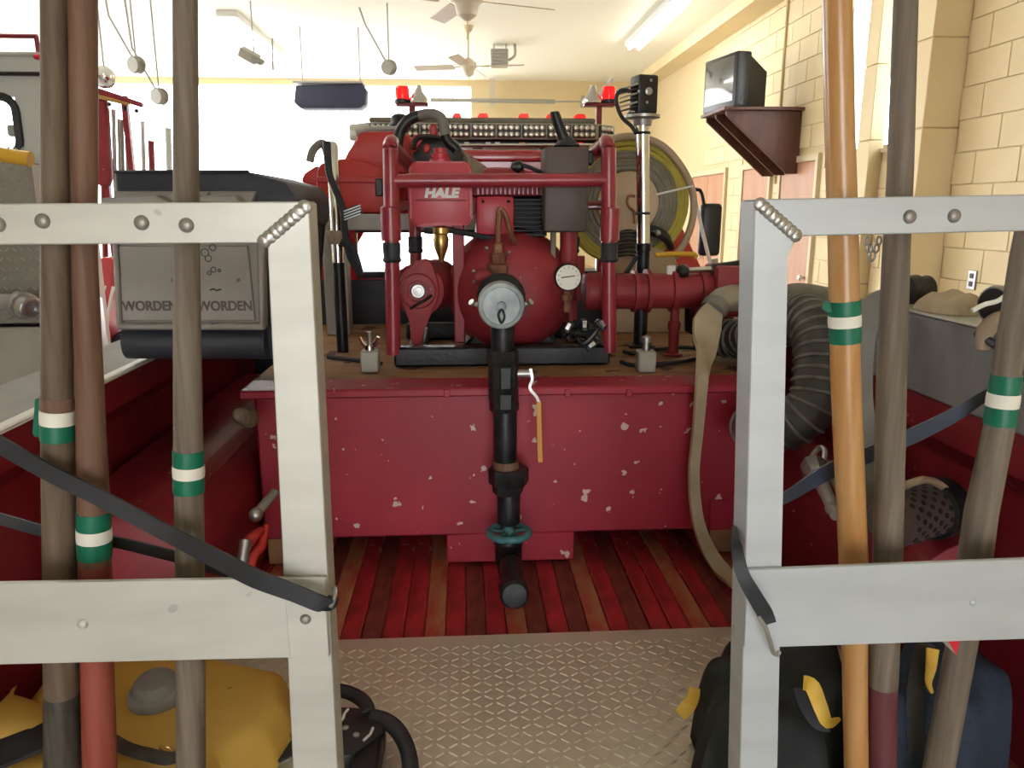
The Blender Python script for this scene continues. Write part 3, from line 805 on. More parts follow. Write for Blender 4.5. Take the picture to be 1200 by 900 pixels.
vseg('pipe', 596, 576, 612, 14.5)
gv = vseg('gate_valve', 596, 632, 660, 17, 16)
cw = V(pxx(596, 622), YP_ - .01, pz(622))
bb = B(); rr = mm(24, YP_)
tube(bb, [cw + V(cos(a)*rr*(1 + .06*(k % 2)), sin(a)*rr*(1 + .06*(k % 2)), 0) for k, a in [(k, 2*pi*k/28) for k in range(28)]], .0085, 8, closed=True)
for k in range(5):
    a = 2*pi*k/5 + .3
    tube(bb, [cw, cw + V(cos(a)*rr, sin(a)*rr, 0)], .0055, 6)
lathe(bb, [(.014, -.01), (.014, .01), (.008, .016), (0, .016)], cw, (0, 0, 1), 12)
obj('handwheel', bb, teal, gv)
obj('bonnet', lathe(B(), [(.034, 0), (.036, .01), (.024, .022), (.016, .032)], V(cw.x, YP_, pz(640)), (0, 0, 1), 16), pipe_blk, gv)
# elbow and end cap turning towards the tailgate
e0 = V(pxx(597, 655), YP_, pz(655)); capc = P(603, 697, YP_ - .205)
obj('elbow', tube(B(), crv([e0 + V(0, 0, .0), e0 + V(.001, -.01, -.035), V(capc.x, YP_ - .08, capc.z + .008), capc + V(0, .035, .002)], 5), [.032, .029, .027, .027], 16), pipe_blk, t)
ax = V(.02, -1, .12).normalized()
obj('end_cap', lathe(B(), [(.030, -.045), (.033, -.04), (.033, .0), (.027, .007), (0, .009)], capc, ax, 24), pipe_blk, t)

# ---------------------------------------------------------------- portable pump in its tube cage
YC = 2.10                                        # front of the cage
pump = thing('portable_pump', 'red portable fire pump in a red tube cage on the tank box', 'pump', V(P(588, 420, YC).x, YC + .15, ZT))
rr = mm(8.6, YC)
zB = ZT + .035
YR = YC + .46
for sgn, px_t, px_b, pr in ((-1, 458, 461, 480), (1, 713, 714, 692)):
    xt, xb_ = P(px_t, 200, YC).x, P(px_b, 410, YC).x
    ztop = P(px_t, 165, YC).z
    xr = xt - sgn*.0
    pts = [V(xb_, YC, zB), V(xt, YC, ztop - .07), V(xt, YC + .012, ztop - .025), V(xt, YC + .05, ztop), V(xt, YC + .12, ztop - .012), V(xt - sgn*.03, YR - .06, ztop - .05), V(xt - sgn*.03, YR, ztop - .10), V(xt - sgn*.03, YR, ZT + .02)]
    cage = obj('cage_tube', tube(B(), crv(pts, 6), rr, 14), red_tube, pump)
    for yy in (YC, YR):
        xx = xt if yy == YC else xt - sgn*.03
        zs_ = P(px_t, 283, YC).z
        obj('rubber_sleeve', lathe(B(), [(rr*1.12, 0), (rr*1.28, .006), (rr*1.12, .014), (rr*1.18, .03), (rr*1.18, .052)], V((xb_ + xt)/2 if yy == YC else xx, yy, zs_ - .055), (0, 0, 1), 16), black_rub, cage)
    obj('tube_socket', lathe(B(), [(rr*1.32, 0), (rr*1.32, .085), (rr*1.0, .09)], V((xb_ + xt)/2 - sgn*-.000, YC, P(px_t, 282, YC).z), (0, 0, 1), 16), red_tube, cage)
    obj('side_bar', cyl(B(), V(xt, YC, P(0, 240, YC).z), V(xt - sgn*.03, YR, P(0, 240, YC).z), rr*.7, 10), red_tube, cage)
a, c = P(459, 212, YC), P(713, 211, YC)
obj('front_bar', cyl(B(), V(a.x, YC, a.z), V(c.x, YC, c.z), rr*.9, 14), red_tube, pump)
a = P(479, 212, YR); c = P(692, 212, YR)
obj('rear_bar', cyl(B(), V(a.x + .02, YR, a.z), V(c.x - .02, YR, a.z), rr*.8, 12), red_tube, pump)
x0, x1 = P(462, 420, YC).x, P(714, 420, YC).x
for yy in (YC - .012, YR - .02):
    obj('base_rail', box(B(), (x0, yy, ZT + .001), (x1, yy + .05, ZT + .055), .006), black_steel, pump)
for x in (x0 + .03, x1 - .08):
    obj('base_runner', box(B(), (x, YC + .03, ZT + .001), (x + .05, YR - .01, ZT + .045), .005), black_steel, pump)
# domed pump casing
vc = P(600, 343, YC + .10); vr = mm(76, YC + .1)
obj('casing', lathe(B(), [(vr*.30, -.145), (vr*.52, -.135), (vr*.72, -.110), (vr*.88, -.070), (vr*.97, -.025), (vr, .02), (vr*.985, .05), (vr*.9, .06), (vr*.88, .16), (vr*.3, .17)], (vc.x, YC + .16, vc.z), V(0, 1, 0), 40), red_cast, pump)
obj('casing_flange', lathe(B(), [(vr*.9, 0), (vr*1.0, .003), (vr*1.0, .022), (vr*.9, .026)], (vc.x, YC + .19, vc.z), V(0, 1, 0), 40), red_cast, pump)
obj('casing_foot', prism(B(), [V(vc.x - .15, YC + .1, ZT + .03), V(vc.x + .15, YC + .1, ZT + .03), V(vc.x + .09, YC + .1, vc.z - .10), V(vc.x - .09, YC + .1, vc.z - .10)], (0, .2, 0), .008), black_steel, pump)
cc = P(587, 357, YP_ - .03)
obj('outlet_neck', tube(B(), [P(590, 353, YC + .08), P(589, 355, YC - .08), V(cc.x, YP_ - .02, cc.z)], [.052, .047, .044], 20), red_cast, pump)
obj('outlet_clamp', lathe(B(), [(.058, -.02), (.066, -.015), (.066, .015), (.058, .02)], P(587, 349, YC - .03), V(.02, 1, -.1), 20), black_steel, pump)
obj('valve_neck', tube(B(), [V(cc.x, YP_ + .012, cc.z - .02), V(pxx(589, 0), YP_, pz(384))], [.030, .026], 16), pipe_blk, pump)
# zinc cap with ears and a hanging ring
cr = mm(27, YP_)
cp = obj('outlet_cap', lathe(B(), [(cr*.90, .045), (cr, .042), (cr, .004), (cr*.95, -.002), (cr*.80, -.004), (cr*.78, -.0015), (cr*.2, -.002), (cr*.2, -.012), (cr*.12, -.014), (0, -.014)], (cc.x, YP_ - .055, cc.z), V(0, 1, 0), 36), cap_zinc, pump)
for sgn in (-1, 1):
    obj('cap_ear', tube(B(), [V(cc.x + sgn*cr*.97, YP_ - .035, cc.z), V(cc.x + sgn*cr*1.16, YP_ - .035, cc.z + .002), V(cc.x + sgn*cr*1.28, YP_ - .04, cc.z + .008)], [.007, .005, .008], 8), steel, cp)
obj('cap_ring', tube(B(), crv([V(cc.x, YP_ - .070, cc.z - .006), V(cc.x - .007, YP_ - .07, cc.z - .018), V(cc.x - .001, YP_ - .07, cc.z - .036), V(cc.x + .006, YP_ - .07, cc.z - .022)], 5, True), .0026, 8, closed=True), ink, cp)
# priming fitting on the casing with its tubes
f0 = P(584, 310, YC + .03)
obj('fitting', lathe(B(), [(.030, -.03), (.032, 0), (.022, .004), (.024, .028), (.016, .032), (.014, .055), (.009, .06)], f0, (0, 0, 1), 8), copper, pump)
obj('riser_tube', tube(B(), crv([f0 + V(0, 0, .05), P(584, 262, YC + .03), P(586, 246, YC + .03), P(592, 252, YC + .03), P(600, 278, YC + .04), P(612, 290, YC + .08), P(650, 293, YC + .12)], 6), .0075, 8), copper, pump)
obj('side_elbow', tube(B(), crv([P(575, 330, YC), P(566, 322, YC - .02), P(558, 326, YC - .02)], 4), .016, 10), red_cast, pump)
for x, y in ((555, 318), (556, 330), (570, 291), (583, 291), (597, 296), (610, 325)):
    hexn_c = P(x, y, YC + .02)
    obj('casing_bolt', ball(B(), hexn_c, .006, 8), steel, pump)
# pressure gauge
g = P(666, 325, YC)
gr = mm(15.5, YC)
gg = obj('gauge', lathe(B(), [(gr*.9, .04), (gr*1.02, .036), (gr*1.04, .0), (gr*.95, -.004), (gr*.93, .001)], (g.x, YC, g.z), V(0, 1, 0), 28), black_plas, pump)
obj('gauge_face', lathe(B(), [(gr*.95, .0), (gr*.95, -.0025), (0, -.0028)], (g.x, YC, g.z), V(0, 1, 0), 28), dial, gg)
obj('gauge_needle', prism(B(), [V(g.x - gr*.55, YC - .004, g.z - .002), V(g.x + gr*.5, YC - .004, g.z + .003), V(g.x + gr*.5, YC - .004, g.z + .0055), V(g.x - gr*.55, YC - .004, g.z + .001)], (0, .001, 0)), ink, gg)
bb = B()
for k in range(11):
    a = radians(-40 + 26*k); d = V(cos(a), 0, sin(a))
    obox(bb, V(g.x, YC - .0032, g.z) + d*gr*.76, Matrix.Rotation(-a, 3, 'Y'), (.005, .0008, .0012))
tk = obj('gauge_scale', bb, ink, gg); tk['kind'] = 'stuff'
obj('gauge_stem', lathe(B(), [(.010, -.06), (.010, -.03), (.016, -.028), (.016, -.014), (.010, -.012), (.010, 0)], V(g.x, YC + .02, g.z - gr), (0, 0, 1), 8), copper, pump)
obj('gauge_pipe', tube(B(), crv([V(g.x, YC + .02, g.z - gr - .055), P(664, 358, YC + .05), P(640, 362, YC + .12)], 5), .012, 8), copper, pump)
# suction cover casting on the left
sc_ = [(490, 308), (494, 304), (499, 303), (504, 306), (508, 313), (513, 328), (515, 344), (510, 360), (504, 370), (498, 385), (494, 404), (485, 406), (481, 398), (481, 372), (472, 362), (467, 348), (467, 332), (473, 319), (482, 313)]
c1 = obj('suction_cover', ppoly(B(), sc_, YC - .0 + .05, .03, .006, 2), red_cast, pump)
s0 = P(490, 341, YC + .05)
obj('cover_plug', lathe(B(), [(.022, .0), (.022, -.006), (.018, -.010), (.012, -.010), (.012, -.016), (0, -.017)], s0, V(0, 1, 0), 20), steel, c1)
obj('cover_boss', lathe(B(), [(.050, .0), (.046, -.006), (.03, -.008), (.028, -.002)], s0, V(0, 1, 0), 24), red_cast, c1)
obj('cover_pipe', lathe(B(), [(.075, 0), (.075, .2)], P(490, 340, YC + .08), V(.25, 1, 0), 20), red_cast, pump)
obj('cover_handle', tube(B(), crv([P(481, 362, YC + .04), P(490, 356, YC + .03), P(498, 352, YC + .03), P(506, 346, YC + .04)], 4), .004, 8), black_steel, c1)
# fuel tank with white lettering
xa, xb_, za, zb_ = P(482, 265, YC + .05).x, P(552, 265, YC + .05).x, P(0, 265, YC + .05).z, P(0, 188, YC + .05).z
pts = rrect((xa + xb_)/2, (za + zb_)/2, (xb_ - xa)/2, (zb_ - za)/2, .022)
ft = obj('fuel_tank', prism(B(), [V(x, YC + .05, z) for x, z in pts], (0, .15, 0), .012, 3), red_shroud, pump)
pts = rrect((xa + xb_)/2, (za + zb_)/2, (xb_ - xa)/2 + .005, (zb_ - za)/2 + .004, .024)
obj('tank_seam', prism(B(), [V(x, YC + .085, z) for x, z in pts], (0, .012, 0), .003), red_shroud, ft)
obj('tank_groove', box(B(), (xa + .012, YC + .046, P(0, 235, YC + .05).z), (xb_ - .012, YC + .052, P(0, 233.4, YC + .05).z), .001), red_cast, ft)
text('HALE', .034, P(517, 226.5, YC + .049), ft, white_ink, 'tank_lettering', shear=.18, off=.0022, depth=.0012, sx=1.12)
fc = P(516, 188, YC + .12)
obj('tank_cap', lathe(B(), [(.030, -.004), (.030, .012), (.024, .013), (.026, .026), (.017, .028), (.018, .040), (0, .042)], (fc.x, YC + .12, zb_), (0, 0, 1), 10), red_shroud, ft)
obj('tank_bracket', box(B(), (P(530, 270, YC + .08).x, YC + .08, ZT + .05), (P(544, 270, YC + .08).x, YC + .12, za + .01), .004), red_cast, ft)
# oil cup
oc = P(517, 286, YC + .06)
bb = lathe(B(), [(.006, -.05), (.010, -.035), (.019, -.01), (.022, .012), (.018, .026), (.024, .030), (.024, .044), (.010, .05)], oc, (0, 0, 1), 16)
o_ = obj('fuel_bowl', bb, brass, pump)
obj('bowl_tap', tube(B(), [oc + V(-.045, 0, .036), oc + V(-.02, 0, .034)], .008, 8), black_steel, o_)
obj('fuel_pipe', tube(B(), crv([oc + V(.02, 0, .038), P(550, 274, YC + .08), P(585, 280, YC + .1), P(640, 273, YC + .12)], 5), .008, 8), black_rub, pump)
# engine: red shroud, grille, black fins
obj('engine_shroud', pbox(B(), 558, 230, 603, 276, YC + .10, .22, .01, 2), red_shroud, pump)
obj('engine_block', pbox(B(), 560, 228, 640, 300, YC + .16, .24, .012), fin_black, pump)
for k in range(9):
    yy = 233 + k*5.2
    a, c = P(601, yy + 2, YC + .105), P(641, yy, YC + .105)
    obj('cooling_fin', box(B(), (a.x, YC + .105, a.z), (c.x, YC + .3, c.z), .001), fin_black, pump)
obj('shroud_top', pbox(B(), 553, 208, 642, 230, YC + .13, .24, .01, 2), red_cast, pump)
for k in range(15):
    a, c = P(559 + k*5.3, 228, YC + .122), P(561.6 + k*5.3, 218, YC + .122)
    obj('grille_slat', box(B(), (a.x, YC + .120, a.z), (c.x, YC + .135, c.z), .001), red_tube, pump)
obj('exhaust_guard', pbox(B(), 565, 196, 618, 210, YC + .2, .12, .02, 2), red_cast, pump)
for x, y in ((566, 236), (596, 236)):
    obj('shroud_screw', ball(B(), P(x, y, YC + .1), .005, 8), black_steel, pump)
# brown grey control box with lever
cb = obj('control_box', pbox(B(), 638, 172, 691, 272, YC + .03, .13, .008, 2), taupe, pump)
obj('box_foot', pbox(B(), 650, 172, 680, 168, YC + .06, .06, .006), black_plas, cb)
obj('box_lever', tube(B(), crv([P(664, 172, YC + .09), P(658, 155, YC + .09), P(651, 136, YC + .09), P(650, 131, YC + .09)], 4), [.017, .015, .014, .012], 10), black_plas, cb)
obj('lever_boot', lathe(B(), [(.032, 0), (.028, .010), (.018, .018), (.016, .022)], P(664, 171, YC + .09), V(0, 0, 1), 14), black_rub, cb)
obj('box_stay', pbox(B(), 645, 270, 652, 322, YC + .08, .02, .003), olive_hose, pump)
obj('exhaust_stub', cyl(B(), P(666, 268, YC + .1), P(666, 310, YC + .1), .024, 14), red_cast, pump)
obj('box_clip', pbox(B(), 687, 176, 697, 194, YC + .08, .04, .008), black_plas, pump)
obj('choke_cable', tube(B(), crv([P(604, 196, YC + .1), P(612, 194, YC + .09), P(625, 198, YC + .09), P(640, 206, YC + .09)], 5), .0055, 8), black_rub, pump)
obj('choke_knob', lathe(B(), [(.012, 0), (.018, .01), (.010, .03), (0, .032)], P(612, 196, YC + .08), V(-1, -.3, .1), 12), black_plas, pump)
obj('lower_pipe', cyl(B(), P(678, 300, YC + .32), P(678, 352, YC + .32), .02, 10), red_cast, pump)
# black strap bundle and levers at the lower right of the pump
sb = P(682, 394, YC - .055)
t = thing('cable_bundle', 'black tangled cable and connector bundle at the lower right of the pump', 'cable', V(sb.x, YC - .055, ZT))
for k in range(4):
    pts = [sb + V(random.uniform(-.05, .05), random.uniform(-.025, .02), random.uniform(-.02, .04)) for _ in range(7)]
    obj('cable', tube(B(), crv(pts, 5, True), .0075, 8, closed=True), black_plas, t)
for dx, dz, rt in ((-.042, .03, .5), (.045, .035, -.7), (.02, -.02, .9), (.0, .035, .0)):
    obj('connector', obox(B(), sb + V(dx, -.03, dz), Matrix.Rotation(rt, 3, 'Y'), (.020, .02, .034), .004), black_plas, t)
    obj('clip', obox(B(), sb + V(dx*1.05, -.043, dz + .004), Matrix.Rotation(rt, 3, 'Y'), (.011, .005, .019), .001), chrome, t)

# ---------------------------------------------------------------- chainsaw lying behind the fuel tank
YS = YC + .50
sw = thing('chainsaw', 'orange and black chainsaw with loop handle lying behind the red fuel tank', 'chainsaw', P(515, 192, YS))
def sp(x, y, d=0): return P(x, y, YS + d)
obj('body', prism(B(), [sp(x, y) for x, y in ((484, 188), (482, 176), (490, 163), (508, 158), (530, 160), (541, 170), (543, 192), (530, 200), (486, 200))], (0, .10, 0), .015, 2), black_plas, sw)
obj('body_cover', prism(B(), [sp(x, y, -.012) for x, y in ((478, 172), (481, 162), (490, 156), (500, 158), (494, 166), (486, 180))], (0, .06, 0), .008), red_plastic, sw)
obj('air_cover', prism(B(), [sp(x, y, -.012) for x, y in ((495, 170), (503, 167), (505, 177), (497, 181))], (0, .04, 0), .006), red_plastic, sw)
obj('trigger_housing', prism(B(), [sp(x, y, .02) for x, y in ((502, 147), (511, 144), (513, 158), (504, 161))], (0, .04, 0), .006), red_plastic, sw)
pts = [sp(470, 186), sp(466, 170), sp(470, 152), sp(480, 140), sp(494, 135), sp(508, 134), sp(517, 139), sp(521, 150), sp(524, 164), sp(536, 176)]
obj('loop_handle', tube(B(), crv(pts, 5), [.015, .018, .018, .018, .016, .015, .015, .016, .017], 12), black_plas, sw)
obj('handle_grip', tube(B(), crv([sp(490, 135.6, -.002), sp(500, 133.8, -.002), sp(509, 134, -.002), sp(517, 138.5, -.002), sp(520.5, 149, -.002), sp(522.5, 158, -.002)], 5), .0168, 12), grey_hose, sw)
obj('front_guard', tube(B(), crv([sp(484, 175, -.01), sp(488, 163, -.02), sp(500, 160, -.02), sp(516, 163, -.01)], 4), .008, 8), black_plas, sw)
obj('bar', prism(B(), [sp(x, y, .05) for x, y in ((536, 176), (546, 178), (582, 204), (580, 210), (548, 204))], (0, .02, 0), .003), leather, sw)
obj('bar_strap', tube(B(), [sp(541, 176, .03), sp(549, 186, .03), sp(552, 204, .03)], .006, 8), leather, sw)

obj('saw_shelf', box(B(), P(480, 204, YR - .01), P(545, 201, YR - .01) + V(0, .2, 0), .002), black_steel, pump)

# ---------------------------------------------------------------- red suction manifold across the right of the box
YM = 2.24
zm = P(760, 341, YM).z; rm = mm(22, YM)
def mx_(px): return P(px, 341, YM).x
t = thing('suction_manifold', 'thick red pipe manifold with clamps running right from the pump', 'pipe', V(mx_(780), YM, ZT))
obj('main_pipe', lathe(B(), [(rm*.95, 0), (rm*.95, mx_(868) - mx_(684))], V(mx_(684), YM, zm), V(1, 0, 0), 28), red_cast, t)
for px, wpx, k in ((702, 8, 1.02), (743, 5, 1.12), (758, 6, 1.18), (788, 7, 1.14), (820, 5, 1.12), (700, 26, 1.0)):
    x = mx_(px); wv = mm(wpx, YM)/2
    obj('clamp_ring', lathe(B(), [(rm*.95, -wv), (rm*k, -wv*.8), (rm*k, wv*.8), (rm*.95, wv)], V(x, YM, zm), V(1, 0, 0), 28), red_cast, t)
obj('support_leg', lathe(B(), [(.028, 0), (.028, .006), (.0155, .01), (.0155, .075), (.019, .08), (.019, .1), (.0135, .104), (.0135, zm - rm - ZT + .02)], V(mx_(790), YM - .02, ZT), (0, 0, 1), 14), red_cast, t)
a, c = P(838, 372, YM - .07), P(872, 312, YM - .07)
end = obj('end_casting', box(B(), (a.x, YM - .07, a.z), (c.x + .04, YM + .07, c.z), .012, 2), red_cast, t)
obj('outlet_elbow', tube(B(), crv([V(P(852, 350, YM).x, YM - .06, P(0, 352, YM).z), P(846, 352, YM - .14), P(836, 361, YM - .18)], 5), [.040, .036, .031], 18), bar_grey, t)
obj('hose_collar', lathe(B(), [(.034, -.015), (.037, -.012), (.037, .012), (.034, .015)], P(838, 360, YM - .175), V(-.5, -.5, -.6), 18), grey_hose, t)
vb_ = P(800, 318, YM - .02)
va_ = obj('valve_bar', cyl(B(), P(802, 317, YM - .02), P(842, 315, YM - .02), .0085, 10), chrome, t)
obj('valve_ball', ball(B(), vb_, .021, 14), black_plas, va_)
obj('valve_body', tube(B(), crv([P(834, 316, YM - .02), P(850, 315, YM - .02), P(872, 311, YM - .02), P(886, 309, YM)], 4), [.017, .020, .018, .022], 12), black_plas, t)
obj('yellow_lever', tube(B(), crv([P(768, 299, YM + .1), P(790, 298, YM + .1), P(812, 298, YM + .1), P(816, 302, YM + .1)], 4), .008, 8), hi_vis, t)
obj('label_plate', box(B(), P(782, 322, YM - .02), P(792, 311, YM - .02) + V(0, .01, 0), .002), white_pl, t)

# ---------------------------------------------------------------- stanchions on the tank box
YW = 2.38
base = V(P(753, 320, YW).x, YW, ZT)
t = thing('work_light_stand', 'chrome stanchion with a black work light on top, right of the pump', 'stand', base)
ztp = P(752, 140, YW).z; zmid = P(752, 294, YW).z; xt = P(753, 140, YW).x
ry = mm(7.6, YW)
obj('upper_tube', cyl(B(), V(base.x, YW, zmid), V(xt, YW, ztp), ry, 18), chrome, t)
obj('lower_tube', lathe(B(), [(ry*1.06, 0), (ry*1.06, zmid - ZT - .002), (ry*1.2, zmid - ZT), (ry*1.2, zmid - ZT + .02), (ry, zmid - ZT + .024)], base, (0, 0, 1), 18), black_steel, t)
obj('foot_plate', box(B(), (base.x - .04, YW - .04, ZT), (base.x + .04, YW + .04, ZT + .008), .002), black_steel, t)
for y in (156, 250):
    obj('cable_tie', lathe(B(), [(ry*1.12, -.004), (ry*1.2, 0), (ry*1.12, .004)], P(753, y, YW), (0, 0, 1), 16), black_plas, t)
fl = V(xt, YW, ztp)
obj('top_flange', lathe(B(), [(ry*1.3, -.03), (ry*1.5, -.012), (ry*2.6, -.008), (ry*2.6, .0), (ry*.5, .002)], fl + V(0, 0, .012), (0, 0, 1), 20), steel, t)
lc = P(752, 112, YW)
lh = obj('lamp_head', obox(B(), lc + V(.006, 0, 0), Matrix.Rotation(.25, 3, 'Z'), (.066, .06, mm(42, YW)), .008, 2), black_plas, t)
for k in range(6):
    obj('lamp_fin', obox(B(), lc + V(-.034, .0, .026 - k*.0125), Euler((0, -.3, .25)).to_matrix(), (.040, .07, .005), .001), black_plas if k % 2 else bar_grey, lh)
obj('lamp_screw', lathe(B(), [(.010, 0), (.011, -.004), (.006, -.006), (0, -.006)], P(760, 107, YW - .036), V(-.2, 1, 0), 14), steel, lh)
for dx, dy in ((-8, 1), (7, -12), (2, 14)):
    obj('lamp_rivet', lathe(B(), [(.0045, 0), (.004, -.003), (0, -.003)], P(756 + dx, 106 + dy, YW - .036), V(-.2, 1, 0), 10), steel, lh)
obj('lamp_bracket', box(B(), (lc.x - .04, YW - .02, ztp + .016), (lc.x + .04, YW + .02, ztp + .024), .003), steel, t)
obj('power_cable', tube(B(), crv([P(738, 107, YW), P(728, 106, YW), P(722, 116, YW), P(728, 136, YW), P(740, 148, YW), P(745, 156, YW - .01)], 6), .006, 8), black_rub, t)
obj('lower_cable', tube(B(), crv([P(747, 300, YW - .02), P(735, 318, YW - .03), P(722, 338, YW - .05), P(718, 350, YW - .05)], 5), .007, 8), black_rub, t)

# wing-nut brackets at the rear edge of the box
def hold(px, lb):
    c = Pz(px, 436, ZT); c.y = max(c.y, YBX + .02)
    t = thing('hold_down_bracket', lb, 'bracket', c, None)
    h = P(px, 411, c.y).z - ZT
    obj('block', box(B(), (c.x - .024, c.y - .015, ZT), (c.x + .024, c.y + .03, ZT + h), .004), bar_grey, t)
    return t, c, h
t, c, h = hold(434, 'grey hold-down block with chrome wing nut, left of the pump base')
obj('stud', cyl(B(), (c.x, c.y + .008, ZT + h), (c.x, c.y + .008, ZT + h + .05), .006, 8), steel, t)
for s in (-1, 1):
    obj('wing', tube(B(), [V(c.x + s*.006, c.y + .008, ZT + h + .008), V(c.x + s*.018, c.y + .008, ZT + h + .022), V(c.x + s*.024, c.y + .008, ZT + h + .036)], [.007, .007, .005], 8), chrome, t)
obj('nut', lathe(B(), [(.013, 0), (.013, .012), (.008, .016)], (c.x, c.y + .008, ZT + h), (0, 0, 1), 10), chrome, t)
t, c, h = hold(757, 'grey hold-down block with round stud, right of the pump base')
obj('stud', lathe(B(), [(.010, 0), (.010, .02), (.014, .022), (.014, .036), (0, .042)], (c.x, c.y + .008, ZT + h), (0, 0, 1), 12), steel, t)

# leaning chrome post on the left with a black cable and clamps
Yl = 2.34
b0 = P(402, 412, Yl); b0.z = ZT; b1 = P(389, 166, Yl)
t = thing('chrome_post', 'leaning chrome post with black cable and clamps, left of the pump', 'post', b0)
mid = b0.lerp(b1, .44)
ry = mm(6.5, Yl)
obj('upper_tube', tube(B(), [mid, b1 - V(0, 0, .01), b1], [ry, ry, ry*.6], 16), chrome, t)
obj('lower_tube', tube(B(), [b0, mid], ry*1.05, 16), black_steel, t)
obj('cable', tube(B(), crv([b1 + V(-.012, -.02, .0), P(385, 200, Yl - .02), P(393, 222, Yl - .02), P(402, 246, Yl - .02), P(404, 270, Yl - .02), P(410, 300, Yl - .02), P(421, 320, Yl)], 5), .010, 8), black_rub, t)
cpt = b0.lerp(b1, .56)
obj('clamp', lathe(B(), [(ry*1.5, -.02), (ry*1.7, -.015), (ry*1.7, .015), (ry*1.5, .02)], cpt, (b1 - b0), 14), leather, t)
obj('clamp_strap', tube(B(), crv([cpt + V(.015, -.02, -.01), P(411, 290, Yl - .02), P(419, 310, Yl - .02), P(423, 322, Yl - .02)], 4), [.012, .014, .012, .008], 8), black_rub, t)
hb = obj('hinge_comb', obox(B(), P(412, 249, Yl - .02), Matrix.Rotation(-.35, 3, 'Y'), (.058, .02, .030), .003), black_plas, t)
for k in range(4):
    obj('comb_tooth', obox(B(), P(413, 249, Yl - .034) + V(0, 0, -.012 + .008*k), Matrix.Rotation(-.35, 3, 'Y'), (.052, .006, .003)), steel, hb)

# ---------------------------------------------------------------- hose reel behind the stanchion
YRL = 2.67
rc = P(735, 238, YRL)
t = thing('hose_reel', 'hose reel with grey and yellow coils on a tan disc, behind the chrome light stand', 'reel', V(rc.x, YRL + .1, ZT))
obj('back_disc', lathe(B(), [(mm(71, YRL), .10), (mm(71, YRL), .112), (0, .112)], rc, V(0, 1, 0), 40), reel_disc, t)
obj('hub_disc', lathe(B(), [(0, -.022), (mm(35, YRL), -.020), (mm(36, YRL), -.012), (mm(33, YRL), 0), (mm(33, YRL), .10)], rc, V(0, 1, 0), 36), reel_disc, t)
from mathutils import noise
def turn(R_, r, y, m, sq, seed):
    pts = []
    for k in range(40):
        a = 2*pi*k/40; q = R_*(1 + .025*noise.noise(V(cos(a)*1.5, sin(a)*1.5, seed)))
        pts.append(rc + V(cos(a)*q*sq, y + .006*noise.noise(V(cos(a)*2, sin(a)*2, seed + 9)), sin(a)*q))
    obj('hose_turn', tube(B(), pts, r, 8, closed=True), m, t)
k = 0
for px in (39, 43.5, 48, 52.5, 57):
    for y in (-.004, .030, .064):
        k += 1; turn(mm(px, YRL), mm(2.9, YRL), y + random.uniform(-.006, .006), olive_hose if k % 4 else grey_hose, 1, k)
for px in (61, 65, 69):
    for y in (-.006, .028, .062):
        k += 1; turn(mm(px, YRL), mm(2.6, YRL), y + random.uniform(-.004, .004), yellow_h, 1, k)
pts = [P(x, y, YRL - .015) for x, y in ((692, 176), (706, 167), (722, 162), (740, 160), (762, 164), (780, 174), (796, 192), (808, 214), (813, 236), (811, 260), (803, 282), (790, 302), (774, 316))]
obj('outer_tube', tube(B(), crv(pts, 5), mm(4.3, YRL), 12), tan_tube, t)
obj('stand_plate', prism(B(), [P(x, y, YRL - .03) for x, y in ((716, 296), (768, 290), (790, 300), (803, 330), (803, 390), (716, 390))], (0, .02, 0), .004), reel_disc, t)
obj('hub_loop', tube(B(), crv([P(x, y, YRL - .035) for x, y in ((744, 230), (737, 230), (735, 237), (738, 243), (743, 248), (744, 262))], 5), .005, 8), copper, t)
obj('brace_rod', cyl(B(), P(769, 228, YRL - .025), P(812, 218, YRL - .025), .004, 6), white_pl, t)
obj('brace_rod', cyl(B(), P(697, 244, YRL - .025), P(716, 240, YRL - .025), .004, 6), white_pl, t)
for q in range(7):
    z = 272 + q*4.4
    obj('hose_fold', tube(B(), crv([P(726 - q*1.2, z + 2, YRL - .05), P(736, z - 1, YRL - .055), P(746, z + 1, YRL - .05)], 3), mm(2.4, YRL), 8), corr_m, t)
nz = obj('spray_nozzle', tube(B(), crv([P(757, 270, YRL - .06), P(766, 271, YRL - .065), P(777, 276, YRL - .07), P(784, 285, YRL - .065), P(787, 292, YRL - .06)], 4), [.014, .020, .018, .013, .012], 10), black_plas, t)
obj('nozzle_ring', ball(B(), P(771, 273, YRL - .085), .010, 10), steel, nz)

# cables lying on the box top
for i, (pts, lb) in enumerate(((((384, 418), (410, 421), (430, 424), (440, 425), (447, 426)), 'black cable on the tank box, passing the wing nut on the left'),
                 (((731, 412), (740, 414), (750, 412), (775, 409), (800, 407), (815, 408)), 'black cable on the tank box, behind the right hold-down block'),
                 (((728, 424), (744, 428), (775, 426), (800, 424), (815, 421)), 'black cable on the tank box, beside the manifold leg'))):
    q = [Pz(x, y, ZT + .007) for x, y in pts]
    for v in q: v.y = min(v.y, 2.6)
    tag(obj('power_cable', tube(B(), crv(q, 5), .006, 8), black_rub), lb, 'cable', None)

